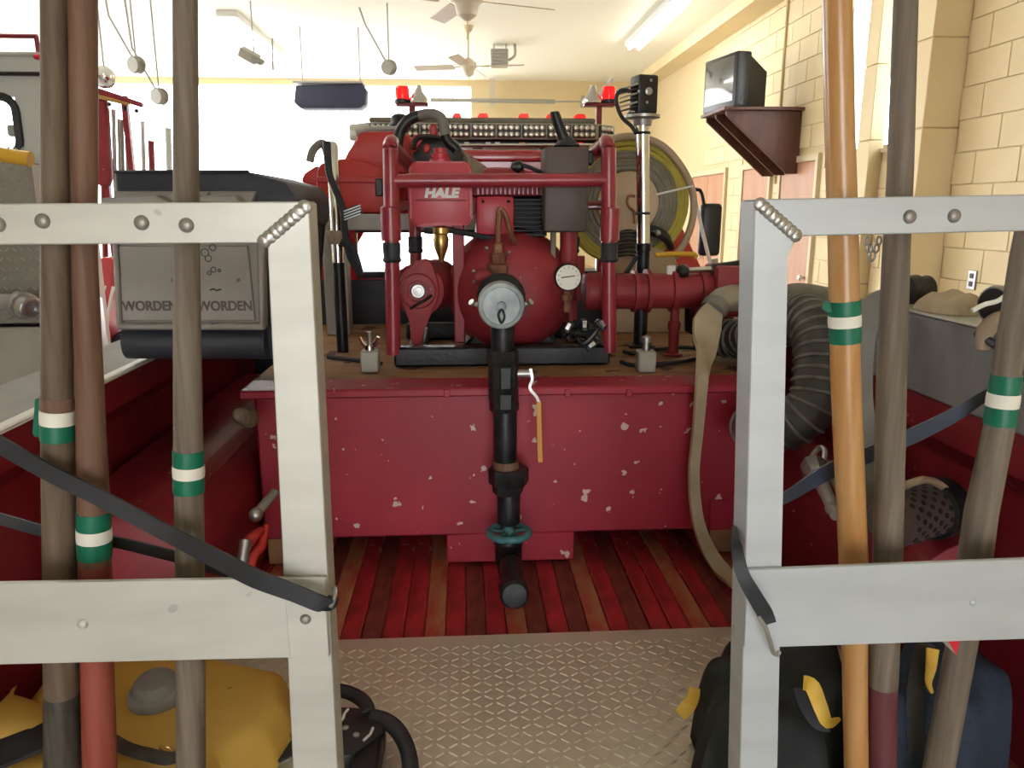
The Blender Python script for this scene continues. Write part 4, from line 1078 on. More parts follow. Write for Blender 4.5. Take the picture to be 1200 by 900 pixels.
# flat tan hose draped from the manifold down to the bed
pts = [(837, 362, 2.05), (829, 380, 2.02), (826, 410, 1.96), (823, 440, 1.80), (818, 500, 1.795), (813, 555, 1.79), (817, 605, 1.79), (828, 640, 1.775)]
q = [P(*p_) for p_ in pts] + [Pz(846, 668, BZ + .02), Pz(868, 686, BZ + .02), Pz(900, 704, BZ + .02)]
ws = [mm(n_, Y_) for n_, Y_ in ((24, 2.05), (37, 2.02), (30, 1.96), (15, 1.8), (13, 1.8), (13, 1.8), (14, 1.8), (17, 1.78), (20, 1.74), (20, 1.7), (20, 1.7))]
tag(obj('draped_hose', ribbon(B(), q, ws, .012, V(.15, -1, .25), 6), tan_hose, ang=60), 'flat tan hose draped from the manifold outlet over the tank box to the bed', 'hose')

# corrugated suction hose, ribs as geometry
path = crv([P(*p_) for p_ in ((822, 392, 2.18), (862, 397, 2.10), (900, 390, 1.97), (928, 372, 1.84), (948, 376, 1.73), (959, 402, 1.66), (959, 440, 1.62), (950, 478, 1.60), (918, 500, 1.63), (880, 500, 1.72))], 22)
L_ = 0; rr_ = []; last = path[0]
for p_ in path:
    L_ += (p_ - last).length; last = p_
    rr_.append(.054 + .0065*sin(L_*2*pi/.0235))
sh = obj('suction_hose', tube(B(), path, .0525, 18), corr_m)
tag(sh, 'thick black corrugated suction hose curling behind the right rack post', 'hose')
bb = B(); acc = 0
for p0, p1 in zip(path, path[1:]):
    acc += (p1 - p0).length
    if acc >= .0235:
        acc = 0; tube(bb, ring(p1, .0535, p1 - p0, 20), .0042, 6, closed=True)
rb = obj('hose_ribs', bb, rib_m, sh); rb['kind'] = 'stuff'
tag(obj('olive_hose', tube(B(), crv([P(*p_) for p_ in ((905, 352, 2.02), (932, 346, 1.95), (965, 351, 1.85), (1000, 362, 1.76), (1012, 372, 1.70), (1010, 392, 1.66))], 6), [.030, .032, .032, .03, .028, .02], 14), olive_hose), 'olive grey hose lying over the corrugated hose toward the right rail', 'hose')
q = [P(*p_) for p_ in ((1046, 350, 1.42), (1026, 358, 1.42), (1013, 378, 1.40), (1008, 415, 1.38), (1009, 470, 1.37), (1016, 530, 1.35), (1026, 590, 1.33))]
tag(obj('hanging_hose', ribbon(B(), q, [.045, .048, .05, .045, .04, .045, .05], .014, V(-.3, -1, .1), 6), grey_hose, ang=60), 'flat grey hose hanging between the two left handles of the right rack', 'hose')

# aluminium tool box along the right rail, things lying on it
XA, ZA = XI1 - .012, 1.462
t = thing('side_tool_box', 'long dull aluminium box along the right bed rail', 'box', V(XA + .09, 1.25, RZ))
obj('body', box(B(), (XA, .95, RZ + .001), (XA + .18, 1.56, ZA - .004), .004), panel_alu, t)
obj('lid', box(B(), (XA - .004, .945, ZA - .004), (XA + .185, 1.565, ZA), .0015), alu, t)
def onbox(px, py): return Px(px, py, XA + .05)
c = Pz(1108, 372, ZA); c.x = XA + .06
tag(obj('cloth_bundle', blob(B(), [(XA + .02, 1.33), (XA + .10, 1.32), (XA + .11, 1.43), (XA + .02, 1.44)], ZA + .001, .036, 6, 3, .016, 26, 3), tan_hose), 'crumpled tan cloth on the aluminium side box at the right', 'cloth')
tag(obj('black_coupling', lathe(B(), [(.012, -.03), (.028, -.028), (.03, 0), (.024, .004), (.028, .028), (.012, .03)], (XA + .05, 1.487, ZA + .031), V(1, .3, 0), 18), black_plas), 'black round coupling on the aluminium side box, beside the tan cloth', 'coupling')
t = thing('cable_drum', 'dark round drum with a pale rim lying on the aluminium side box', 'drum', V(XA + .06, 1.24, ZA))
obj('drum', lathe(B(), [(.01, -.04), (.027, -.04), (.031, -.03), (.031, .03), (.027, .04), (.01, .04)], (XA + .06, 1.225, ZA + .033), V(1, .25, 0), 28), black_plas, t)
obj('rim', lathe(B(), [(.031, -.038), (.0325, -.036), (.0325, -.028), (.031, -.026)], (XA + .06, 1.225, ZA + .033), V(1, .25, 0), 28), steel, t)
c = P(1157, 358, 1.22)
t = thing('red_tag', 'small red tag with a pale clip standing on the aluminium side box', 'tag', V(c.x, 1.22, ZA))
obj('tag_plate', obox(B(), V(c.x, 1.17, ZA + .045), Matrix.Rotation(.1, 3, 'Y'), (.012, .006, .028), .002), tail_red, t)
obj('clip_wire', tube(B(), crv([V(c.x - .06, 1.17, ZA + .03), V(c.x - .04, 1.17, ZA + .04), V(c.x - .02, 1.17, ZA + .045), V(c.x - .005, 1.17, ZA + .055)], 4), .004, 6), white_pl, t)
c = Px(1176, 392, XA)
t = thing('rail_clamp', 'old grey metal clamp gripping the edge of the aluminium side box', 'clamp', c)
obj('jaw', tube(B(), crv([c + V(.05, .0, ZA - c.z + .014), c + V(.0, .005, ZA - c.z + .018), c + V(-.022, .01, ZA - c.z + .0), c + V(-.022, .012, ZA - c.z - .03)], 4), [.012, .015, .014, .010], 10), leather, t)
obj('screw', tube(B(), [c + V(-.022, .03, ZA - c.z - .008), c + V(-.022, -.02, ZA - c.z - .02)], .007, 8), black_steel, t)

# nozzle and strainer on the right wheel housing
zh = 1.085
n0, n1 = Pz(954, 548, zh + .035), Pz(980, 604, zh + .015)
d = (n1 - n0).normalized()
t = thing('hose_nozzle', 'old grey hose nozzle lying on the red wheel housing, behind the right rack', 'nozzle', (n0 + n1)/2)
obj('tip', tube(B(), [n0 + d*.05, n0 + d*.11, n1], [.017, .013, .011], 14), tray_grey, t)
obj('tip_ring', lathe(B(), [(.012, -.005), (.015, 0), (.012, .005)], n1 - d*.03, d, 14), tray_grey, t)
obj('coupling', tube(B(), [n0 - d*.01, n0 + d*.005, n0 + d*.05], [.026, .029, .022], 8), steel, t)
obj('bail', tube(B(), crv([n0 + V(.02, 0, .01), n0 + V(.030, .02, .03), n0 + V(.026, .04, .03), n0 + V(.01, .045, .0)], 4), .006, 8), steel, t)
obj('side_tube', tube(B(), [n0 + V(.03, 0, .005), n1 + V(.032, -.0, .012)], .013, 10), wood_c, t)
c = Pz(1087, 648, zh)
t = thing('strainer', 'black perforated suction strainer on the wheel housing, right rack', 'strainer', V(c.x, c.y + .04, zh))
so = V(c.x - .005, c.y + .05, zh + .047)
sax = V(.85, .4, .0).normalized()
obj('basket', lathe(B(), [(.0, -.06), (.044, -.06), (.046, -.05), (.046, .05), (.05, .052), (.05, .075), (.03, .08), (0, .08)], so, sax, 28), taupe, t)
bb = B(); u = V(-sax.y, sax.x, 0); 
for i in range(7):
    for j in range(14):
        a = 2*pi*(j + .5*(i % 2))/14; rd = u*cos(a) + V(0, 0, 1)*sin(a)
        cyl(bb, so + sax*(-.045 + i*.0148) + rd*.0450, so + sax*(-.045 + i*.0148) + rd*.0466, .0050, 8)
h_ = obj('perforations', bb, ink, t); h_['kind'] = 'stuff'
obj('end_cap', lathe(B(), [(.051, .05), (.054, .052), (.054, .09), (.03, .094), (0, .094)], so, sax, 24), black_steel, t)
obj('rope', tube(B(), crv([so + V(-.03, .0, .05), so + V(-.01, -.02, .07), so + V(.02, .0, .064), so + V(.05, .01, .052), so + V(.075, .0, .03)], 5), .007, 8), tan_tube, t)

# ---------------------------------------------------------------- black tool box on the left rail with the dusty flap tray
YX = 1.70
tb = thing('cross_box', 'large dark blue grey steel box on the left bed rail', 'tool box', V(P(250, 430, YX).x, YX + .25, RZ))
ppx = [(133, 201), (290, 201), (336, 214), (347, 232), (347, 264), (336, 268), (336, 421), (150, 421), (150, 380)]
obj('body', ppoly(B(), ppx, YX, .42, .008, 2), box_navy, tb)
obj('lid_edge', ppoly(B(), [(132, 203), (290, 203), (290, 199), (132, 199)], YX - .006, .02, .003), box_navy, tb)
obj('roll_edge', tube(B(), [P(150, 400, YX - .003), P(314, 401, YX - .003)], mm(20, YX), 20), box_navy, tb)
# sheet with the two raised words
YW_ = YX - .040
tr = thing('flap_tray', 'dusty grey metal tray with raised lettering hung on the dark box, left', 'tray', P(218, 385, YW_))
obj('back_sheet', ppoly(B(), [(131, 262), (306, 262), (308, 384), (141, 384)], YW_, .014, .002), tray_grey, tr)
obj('frame_side', ppoly(B(), [(299, 236), (309, 236), (310, 386), (303, 386)], YW_ - .016, .03, .004), tray_grey, tr)
obj('frame_side', ppoly(B(), [(128, 236), (134, 236), (142, 386), (136, 386)], YW_ - .016, .03, .004), tray_grey, tr)
obj('frame_bottom', ppoly(B(), [(136, 379), (308, 379), (310, 387), (137, 387)], YW_ - .016, .03, .004), tray_grey, tr)
for pl_ in ([(139, 288), (203, 288), (205, 320), (205, 376), (143, 376)], [(236, 288), (290, 288), (299, 376), (208, 376), (208, 330)]):
    obj('flap', ppoly(B(), pl_, YW_ - .008, .008, .002), tray_grey, tr)
obj('top_flange', ppoly(B(), [(118, 232), (180, 228), (196, 236), (196, 240), (118, 240)], YW_ - .02, .05, .003), tray_grey, tr)
obj('top_flange', ppoly(B(), [(228, 229), (275, 229), (284, 238), (228, 238)], YW_ - .02, .05, .003), tray_grey, tr)
obj('top_plate', ppoly(B(), [(133, 224), (300, 224), (296, 238), (133, 238)], YW_ + .02, .018, .003), tray_grey, tr)
for px in (176, 264):
    text('WORDEN', mm(15.5, YW_), P(px, 359, YW_ - .0085), tr, taupe, 'raised_lettering', off=.0006, depth=.0018, sx=.88)
bb = B()
for x, y, r_ in ((240, 296, 6), (249, 290, 5), (244, 303, 5), (250, 316, 4), (245, 320, 3), (257, 317, 2)):
    tube(bb, ring(P(x, y, YW_ - .0088), mm(r_, YW_)*.7, (0, 1, 0), 14), .0009, 5, closed=True)
sc_ = obj('scuff_marks', bb, ink, tr); sc_['kind'] = 'stuff'
obj('ink_mark', tube(B(), [P(246, 340, YW_ - .0088), P(250, 338.5, YW_ - .0088), P(254, 340.5, YW_ - .0088), P(259, 339, YW_ - .0088)], .0017, 6), ink, tr)

# small tools between the tank box and the left wheel housing
a = P(281, 486, 1.70); c = P(318, 505, 1.83)
tag(obj('wooden_handle', tube(B(), crv([a + (a - c)*.08, a, a.lerp(c, .3), V(-.52, 1.82, a.z - .03)], 4), [.008, .018, .019, .017], 14), wood_c), 'worn wooden tool handle end sticking out beside the tank box, left', 'handle')
c = P(300, 603, 1.62)
t = thing('ball_fitting', 'dull grey ball headed fitting leaning at the left foot of the tank box', 'fitting', c)
obj('ball', ball(B(), c, .016, 14), steel, t)
obj('shank', tube(B(), [c, c + V(.03, .06, .03)], [.012, .010], 10), tray_grey, t)
t = thing('bolt_cutter', 'red handled bolt cutter standing beside the left wheel housing', 'tool', Pz(292, 668, BZ + .002))
obj('handle', tube(B(), crv([P(284, 662, 1.55), P(288, 640, 1.57), P(298, 628, 1.59), P(306, 622, 1.62)], 4), [.010, .013, .012, .010], 10), red_plastic, t)
obj('handle', tube(B(), crv([P(293, 668, 1.55), P(297, 650, 1.57), P(306, 640, 1.6), P(312, 615, 1.64)], 4), [.010, .011, .012, .008], 10), red_plastic, t)
obj('grip', tube(B(), [P(284, 660, 1.545), P(288, 632, 1.565)], .013, 12), steel, t)

# ---------------------------------------------------------------- aluminium tool racks at the tailgate
YF, DF = .80, .042
def weld(pts, parent, r=.0075):
    a, c = P(*pts[0], YF), P(*pts[1], YF); bb = B(); n = 9
    for k in range(n):
        q = a.lerp(c, (k + .5)/n); k0 = len(bb.verts)
        ball(bb, q + V(0, -.0005, 0), r, 10, (.98, .42, .98))
    w_ = obj('weld_bead', bb, weld_m, parent); w_['kind'] = 'stuff'
def rivet(px, py, rpx, Y, parent, m=rivet_m, nm='rivet'):
    r = mm(rpx, Y)
    return obj(nm, lathe(B(), [(r, 0), (r*.97, -r*.18), (r*.8, -r*.42), (r*.45, -r*.58), (0, -r*.62)], P(px, py, Y), V(0, 1, 0), 16), m, parent)
rl = thing('tool_rack', 'bare aluminium tool rack with three wooden handles, left of the opening', 'rack', P(180, 1010, YF))
obj('top_rail', ppoly(B(), [(-160, 240), (361, 236), (309, 285), (-160, 288)], YF, DF, .0012), alu, rl)
obj('post', ppoly(B(), [(362, 237), (313, 287), (352, 1080), (405, 1080)], YF, DF, .0012), alu, rl)
obj('lower_plate', ppoly(B(), [(-160, 686), (287, 679), (382, 677), (386, 770), (-160, 783)], YF - .007, .006, .001), alu, rl)
obj('corner_plate', ppoly(B(), [(332, 678), (380, 676.5), (385.5, 770), (340, 772)], YF - .0085, .0015, .0005), alu, rl)
weld(((360, 240), (307, 285)), rl)
for x, y in ((-2, 263), (50, 259), (166, 261), (218.5, 264)): rivet(x, y, 8.5, YF, rl)
rivet(97, 731, 7, YF - .007, rl, alu); rivet(358, 725.5, 7, YF - .0085, rl)
tag(rl, 'bare aluminium tool rack with three wooden handles, left of the opening', 'rack')
rr2 = thing('tool_rack', 'aluminium tool rack with bluish sky light in its colour and three wooden handles, right of the opening', 'rack', P(1040, 1010, YF))
obj('top_rail', ppoly(B(), [(886, 233.5), (1360, 225), (1360, 267), (936, 277)], YF, DF, .0012), alu_sky_tint, rr2)
obj('post', ppoly(B(), [(884.5, 235), (934, 278), (922, 300), (908, 1080), (862, 1080)], YF, DF, .0012), alu_sky_tint, rr2)
obj('lower_plate', ppoly(B(), [(876, 668), (1360, 649), (1360, 744), (913, 758), (872, 759)], YF - .007, .006, .001), alu_sky_tint, rr2)
weld(((888, 237), (935, 278)), rr2)
for x, y in ((1066, 254), (1118, 253)): rivet(x, y, 8.3, YF, rr2)
rivet(1140, 705.5, 5, YF - .007, rr2, alu_sky_tint)

# the six long handles
YH = .872
def handle(label, pts, wood, tape_y=None, foot=None, rtop=None, flag=None, fade=None, tp=((tape_g, 0, .37), (tape_w, .37, .64), (tape_g, .64, 1))):
    """pts: (x centre, y, width) in the picture; the handle stands in the plane y = YH"""
    q = [P(x, y, YH) for x, y, w_ in pts]; rs = [mm(w_, YH)/2/ray(x, y).y for x, y, w_ in pts]
    base = q[-1]
    t = thing('long_tool', label, 'tool', base)
    n = 1
    if foot:
        k = foot[0]
        ft = obj('painted_end', tube(B(), q[k:], rs[k:], 18), foot[1], t)
        q2, rs2 = q[:k + 1], rs[:k + 1]
    else: q2, rs2 = q, rs
    obj('shaft', tube(B(), q2, rs2, 18), wood, t)
    def at(y):
        for (p0, p1) in zip(pts, pts[1:]):
            if p0[1] <= y <= p1[1]:
                f = (y - p0[1])/(p1[1] - p0[1]); return p0[0] + (p1[0] - p0[0])*f, p0[2] + (p1[2] - p0[2])*f
    if tape_y:
        for m, f0, f1 in tp:
            ya, yb = tape_y[0] + (tape_y[1] - tape_y[0])*f0, tape_y[0] + (tape_y[1] - tape_y[0])*f1
            (xa, wa), (xb2, wb) = at(ya), at(yb); ex = .0013 if m is tape_w else .0009
            obj('tape_band', tube(B(), [P(xa, ya, YH), P((xa + xb2)/2, (ya + yb)/2, YH), P(xb2, yb, YH)], [mm(wa, YH)/2/ray(xa, ya).y + ex, mm((wa + wb)/2, YH)/2/ray(xa, (ya + yb)/2).y + ex + .0003, mm(wb, YH)/2/ray(xb2, yb).y + ex], 20), m, t)
    if flag:
        obj('tape_tail', ppoly(B(), flag, YH - .006, .0012), tape_g, t)
    return t
handle('thick grey brown wooden handle with charred black end, leftmost in the left rack', [(64, -260, 30), (64.5, 0, 31), (64.7, 160, 31), (65, 300, 32), (68, 520, 36), (71, 660, 38), (72, 780, 38), (72.5, 812, 38), (74, 900, 41), (75, 1060, 42)],
       wood_a, (465, 515), foot=(7, char_wood), flag=[(51, 464), (41, 468), (38, 508), (41, 512), (55, 513), (57, 490)], tp=((wood_b, 0, .28), (tape_w, .30, .62), (tape_g, .62, 1)))
handle('reddish brown wooden handle with red painted end, middle of the left rack', [(97, -260, 31), (97, 0, 32), (98.5, 160, 30.5), (99, 300, 28), (106, 480, 31.5), (109.3, 590, 35.5), (111.3, 660, 36), (114, 780, 36), (117, 900, 37), (119, 1060, 38)],
       wood_b, (599, 652), foot=(6, paint_rbrown))
handle('plain grey brown wooden handle nearest the post, right one in the left rack', [(216, -260, 27), (217, 0, 28), (218, 160, 29), (218.5, 300, 30), (220.5, 520, 33), (222.5, 650, 33), (223.5, 850, 33), (224, 1060, 34)],
       wood_c, (527, 576))
handle('varnished orange wooden handle, leftmost in the right rack', [(977, -260, 34), (981, 0, 34), (984, 150, 34), (988.5, 300, 34.5), (991, 440, 34), (996, 560, 33), (1000, 650, 32.5), (1002, 800, 28), (1003.5, 900, 27), (1002, 1060, 26)],
       wood_d, (352, 401), flag=[(972, 352), (965, 355), (964, 362), (970, 366), (975, 366)], tp=((tape_g, 0, .36), (tape_w, .35, .62), (tape_g, .61, 1)))
handle('grey weathered wooden handle with maroon painted end, middle of the right rack', [(1066, -260, 27), (1061.5, 0, 27), (1055, 200, 29), (1050, 300, 30.5), (1044.5, 450, 33), (1040.5, 650, 33), (1035, 785, 34), (1034, 802, 34), (1033.5, 900, 32), (1033, 1060, 32)],
       wood_c, None, foot=(7, paint_maroon))
handle('slanting grey wooden handle with green and white tape, rightmost in the right rack', [(1214, 230, 29), (1200, 300, 30), (1182, 420, 31), (1171, 500, 33), (1150, 600, 36), (1139, 680, 37), (1126, 760, 33), (1100, 900, 33), (1072, 1060, 33)],
       wood_c, (439, 497))
# silver red tag tied on the slanting handle
t = thing('reflective_tag', 'small red and silver triangular tag stuck below the right rack plate', 'tag', P(1116, 757, YH - .03))
obj('tag_red', ppoly(B(), [(1106, 751), (1125, 750), (1121, 768), (1117, 764)], YH - .026, .0015), tail_red, t)
obj('tag_silver', ppoly(B(), [(1104, 752), (1111, 751), (1120, 767), (1117, 764)], YH - .0275, .0015), foil, t)

# rubber straps
t = thing('rubber_strap', 'long black rubber strap hooked over the left rack post in front of the handles', 'strap', P(200, 620, YF - .03))
q = [P(x, y, Y_) for x, y, Y_ in ((-60, 485, .86), (0, 521, .845), (60, 555, .835), (120, 585, .83), (200, 627, .822), (262, 659, .79), (300, 678, .776), (345, 695, .768), (375, 707, .766), (386, 708, .775), (391, 700, .785))]
obj('strap', ribbon(B(), q, [.019, .019, .019, .019, .019, .021, .021, .019, .019, .015, .012], .004, V(-.15, -1, .12), 5), black_rub, t)
obj('hook', tube(B(), crv([P(387, 712, .772), P(391, 704, .776), P(393, 694, .786), P(392, 688, .797), P(390, 693, .80)], 4), .0024, 8), steel, t)
q = [P(x, y, Y_) for x, y, Y_ in ((-60, 593, .93), (0, 608, .93), (60, 624, .93), (130, 634, .93), (205, 652, .93), (245, 664, .93), (300, 679, .92), (340, 694, .9))]
tag(obj('rubber_strap', ribbon(B(), q, .014, .004, V(0, -1, .15), 5), black_rub), 'thin black rubber strap passing behind the left rack handles', 'strap')
q = [P(x, y, Y_) for x, y, Y_ in ((880, 602, .86), (922, 582, .885), (950, 565, .905), (978, 549, .915), (1025, 530, .915), (1075, 508, .92), (1120, 485, .92), (1155, 463, .915), (1210, 435, .91))]
tag(obj('rubber_strap', ribbon(B(), q, [.012, .014, .018, .02, .02, .02, .018, .014, .012], .004, V(0, -1, .2), 5), blue_strap), 'dark blue rubber strap running up to the right behind the right rack handles', 'strap')
t = thing('rubber_strap', 'short black rubber strap with steel hook over the right rack post', 'strap', P(890, 700, YF - .02))
q = [P(x, y, Y_) for x, y, Y_ in ((861, 612, .86), (863, 640, .786), (870, 672, .768), (884, 698, .766), (896, 718, .772), (901, 730, .772))]
obj('strap', ribbon(B(), q, [.006, .012, .015, .017, .018, .016], .005, V(-.2, -1, .1), 5), black_rub, t)
obj('hook', tube(B(), crv([P(888, 714, .774), P(890, 724, .772), P(897, 735, .771), P(902, 750, .772), (P(906, 764, .772)), P(911, 767, .773), P(913, 763, .774)], 4), .0026, 8), steel, t)
# carabiner chain hanging in the gap of the right rack
t = thing('chain_links', 'small grey chain links and snap hook hanging under the right rack rail', 'chain', P(1022, 290, .9))
for i, (x, y, r_) in enumerate(((1016, 282, 4), (1030, 282, 4), (1019, 291, 4), (1027, 291, 4), (1022, 300, 5))):
    obj('link', tube(B(), ring(P(x, y, .90), mm(r_, .9), V(.3*(-1)**i, 1, 0), 14, (.7, 1.25)), .0013, 6, closed=True), steel, t)

# ---------------------------------------------------------------- yellow pack on the left
def zf(px, py, z): p_ = Pz(px, py, z); return (p_.x, p_.y)
zp = BZ + .012
t = thing('backpack_pump', 'yellow bladder backpack with grey filler cap lying behind the left rack', 'backpack', V(*zf(170, 850, zp), BZ))
ol = [zf(x, y, BZ + .05) for x, y in ((-90, 792), (20, 772), (120, 766), (240, 772), (270, 786), (342, 798), (346, 840), (322, 872), (262, 903), (240, 940), (100, 950), (-60, 940))]
ol = [(max(x, XI0 - .05), min(max(y, .905), 1.385)) for x, y in ol]
obj('bladder', blob(B(), ol, BZ + .0045, .082, 12, 18, .008, 7, 2, True), yellow_c, t)
ol = [zf(x, y, BZ + .09) for x, y in ((-80, 808), (0, 812), (40, 822), (56, 832), (56, 856), (20, 868), (-20, 880), (-80, 880))]
ol = [(max(x, XI0 - .05), min(y, 1.37)) for x, y in ol]
obj('side_flap', blob(B(), ol, BZ + .084, .026, 6, 4, .004, 9, 5), yellow_c, t)
cpz = Pz(184, 812, BZ + .098)
obj('filler_cap', lathe(B(), [(.046, -.012), (.046, .004), (.042, .010), (.036, .012), (.034, .024), (.030, .029), (.012, .031), (0, .031)], cpz, V(0, -.1, 1), 30), grey_cap, t)
q = [Pz(x, y, BZ + z) for x, y, z in ((128, 866, 0.102), (150, 878, 0.106), (172, 884, 0.108), (196, 889, 0.108), (214, 884, 0.104))]
obj('carry_strap', ribbon(B(), q, .020, .004, V(0, -.3, 1), 5), corr_m, t)
obj('strap_ring', tube(B(), ring(Pz(195, 878, BZ + .115), .010, V(.2, 1, .5), 18), .0016, 6, closed=True), brass, t)
q = [Pz(x, y, BZ + z) for x, y, z in ((-15, 888, .117), (0, 884, .119), (40, 868, 0.119), (62, 858, 0.114), (100, 846, 0.104))]
obj('shoulder_strap', ribbon(B(), q, .050, .008, V(0, -.3, 1), 5), black_rub, t)
q = [Pz(x, y, BZ + z) for x, y, z in ((262, 908, .02), (300, 892, .012), (345, 868, .012), (372, 850, .012))]
obj('belt', ribbon(B(), q, .05, .006, V(0, -.1, 1), 5), black_rub, t)

# black hand pump with hose beside the left rack post
hp = Pz(432, 890, BZ)
t = thing('hand_pump', 'black hand pump with looping hose and white marks, right of the left rack post', 'pump', V(hp.x, hp.y, BZ))
a = [Pz(x, y, BZ + .055) for x, y in ((386, 842), (396, 826), (432, 828), (452, 838), (450, 858), (414, 884), (388, 886))]
bd = obj('body', prism(B(), [V(v.x, v.y, BZ + .0045) for v in a], (0, 0, .0505), .008, 2), black_plas, t)
q = [Pz(x, y, BZ + z) for x, y, z in ((372, 812, .03), (392, 809, .035), (412, 813, .04), (428, 824, .045), (432, 838, .05))]
obj('hose', tube(B(), crv(q, 5), .0125, 12), black_rub, t)
q = [Pz(x, y, BZ + z) for x, y, z in ((436, 840, .05), (455, 846, .05), (470, 862, .045), (479, 884, .04), (481, 910, .035), (476, 940, .03))]
obj('hose', tube(B(), crv(q, 5), .0135, 12), black_rub, t)
a = [Pz(x, y, BZ + .05) for x, y in ((416, 872), (450, 856), (440, 905), (428, 940), (404, 940))]
obj('handle', prism(B(), [V(v.x, v.y, BZ + .0045) for v in a], (0, 0, .045), .008, 2), black_plas, t)
for pts in (((408, 831), (404, 836), (402, 842), (397, 847)), ((437, 853), (434, 860), (430, 864), (426, 868))):
    obj('white_mark', tube(B(), crv([Pz(x, y, BZ + .0565) for x, y in pts], 4), .0024, 6), white_ink, bd)
for x, y in ((405, 853), (417.5, 861.5)):
    obj('screw', lathe(B(), [(.0052, -.002), (.0052, .002), (.003, .003), (0, .003)], Pz(x, y, BZ + .056), (0, 0, 1), 12), steel, bd)

# ---------------------------------------------------------------- navy bags on the right
t = thing('gear_bag', 'black green gear bag with yellow pull tabs behind the right rack', 'bag', V(*zf(900, 850, BZ), BZ))
ol = [zf(x, y, BZ + .10) for x, y in ((812, 806), (838, 778), (875, 756), (930, 742), (980, 746), (1000, 790), (1004, 860), (994, 940), (820, 950), (806, 880), (824, 836))]
ol = [(x, max(y, .915)) for x, y in ol]
obj('body', blob(B(), ol, BZ + .0045, .160, 12, 10, .030, 13, 7, True), dk_cloth, t)
q = [Pz(x, y, BZ + z) for x, y, z in ((830, 796, .12), (880, 774, .145), (930, 758, .15), (985, 752, .14))]
obj('zip_seam', ribbon(B(), q, .012, .006, V(0, -.4, 1), 5), black_rub, t)
q = [Pz(x, y, BZ + z) for x, y, z in ((814, 806, .115), (812, 818, .10), (806, 828, .085), (797, 838, .075))]
obj('pull_tab', ribbon(B(), q, [.018, .02, .024, .02], .004, V(0, -.6, .8), 4), yellow_w, t)
q = [P(x, y, Y_) for x, y, Y_ in ((942, 800, .955), (952, 805, .945), (962, 830, .935), (970, 847, .93), (984, 842, .935))]
obj('pull_tab', ribbon(B(), q, [.020, .022, .020, .016, .004], .003, V(-.2, -1, .5), 4), yellow_w, t)
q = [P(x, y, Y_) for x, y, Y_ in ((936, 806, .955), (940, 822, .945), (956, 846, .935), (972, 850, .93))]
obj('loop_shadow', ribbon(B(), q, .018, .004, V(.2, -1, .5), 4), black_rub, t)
t = thing('duffel_bag', 'navy blue duffel bag with yellow edged strap, at the far right behind the rack', 'bag', V(*zf(1090, 850, BZ), BZ))
ol = [zf(x, y, BZ + .10) for x, y in ((1016, 752), (1060, 740), (1190, 735), (1196, 800), (1190, 860), (1176, 950), (1016, 950), (1022, 860))]
ol = [(min(x, .855), min(max(y, .915), 1.165)) for x, y in ol]
obj('body', blob(B(), ol, BZ + .0045, .200, 12, 14, .025, 12, 17, True), navy_c, t)
q = [P(x, y, Y_) for x, y, Y_ in ((1086, 752, .99), (1074, 790, .96), (1071, 830, .94), (1073, 880, .925))]
obj('strap', ribbon(B(), q, .024, .006, V(-.1, -1, .5), 4), black_rub, t)
q = [P(x, y, Y_) for x, y, Y_ in ((1093, 760, .965), (1091, 782, .955), (1088, 800, .945), (1092, 812, .94))]
obj('strap_edge', ribbon(B(), q, [.018, .014, .008, .004], .004, V(0, -1, .5), 4), yellow_w, t)

# ---------------------------------------------------------------- other vehicles on the left
YE = 3.4
xe_ = P(64, 200, YE).x
en = thing('fire_engine', 'pale grey fire engine with rear cab window, at the left edge of the picture', 'truck', V(xe_ - .9, YE + .4, 0))
def ez(y): return P(0, y, YE).z
x0 = xe_ - 1.9
wx0, wx1, wz0, wz1 = P(-150, 150, YE).x, P(22, 150, YE).x, ez(182), ez(113)
bb = B()
box(bb, (x0, YE, .5), (xe_, YE + .04, wz0)); box(bb, (x0, YE, wz1), (xe_, YE + .04, ez(66)), .0)
box(bb, (wx1, YE, wz0), (xe_, YE + .04, wz1)); box(bb, (x0, YE, wz0), (wx0, YE + .04, wz1))
obj('cab_back', bb, engine_w, en)
obj('cab_side', box(B(), (xe_ - .04, YE + .04, .5), (xe_, YE + .32, ez(66))), white_pl, en)  # whiter than the cab back: daylight from the doors put into its colour
obj('cab_roof', box(B(), (x0, YE - .02, ez(66)), (xe_ + .01, YE + .32, ez(61)), .01), engine_w, en)
obj('corner_lamp', box(B(), P(38, 69, YE - .03), P(48, 63, YE - .03) + V(0, .03, 0), .006), tail_red, en)
obj('drip_rail', box(B(), (x0, YE - .03, ez(89)), (P(46, 0, YE).x, YE, ez(85)), .004), black_plas, en)
obj('window_seal', tube(B(), [V(x, YE - .004, z) for x, z in rrect((wx0 + wx1)/2, (wz0 + wz1)/2, (wx1 - wx0)/2, (wz1 - wz0)/2, .06)], .017, 8, closed=True), black_rub, en)
obj('pane', box(B(), (wx0, YE + .016, wz0), (wx1, YE + .022, wz1)), glass, en)
obj('cab_mirror', box(B(), P(8, 160, YE + .1), P(16, 146, YE + .1) + V(0, .03, 0), .008), bar_grey, en)
obj('roof_rail', cyl(B(), V(x0, YE, ez(42)), V(xe_, YE, ez(42)), .009, 10), red_body, en)
for px in (37, -120):
    obj('rail_post', cyl(B(), V(P(px, 0, YE).x, YE, ez(62)), V(P(px, 0, YE).x, YE, ez(42)), .009, 8), red_body, en)
YD = 3.0
xd = P(50, 300, YD).x
def dz_(y): return P(0, y, YD).z
lk = obj('tread_locker', box(B(), (xd - 1.4, YD, dz_(380)), (xd, YE, dz_(190)), .006), locker_m, en)
vs, fs = [], []
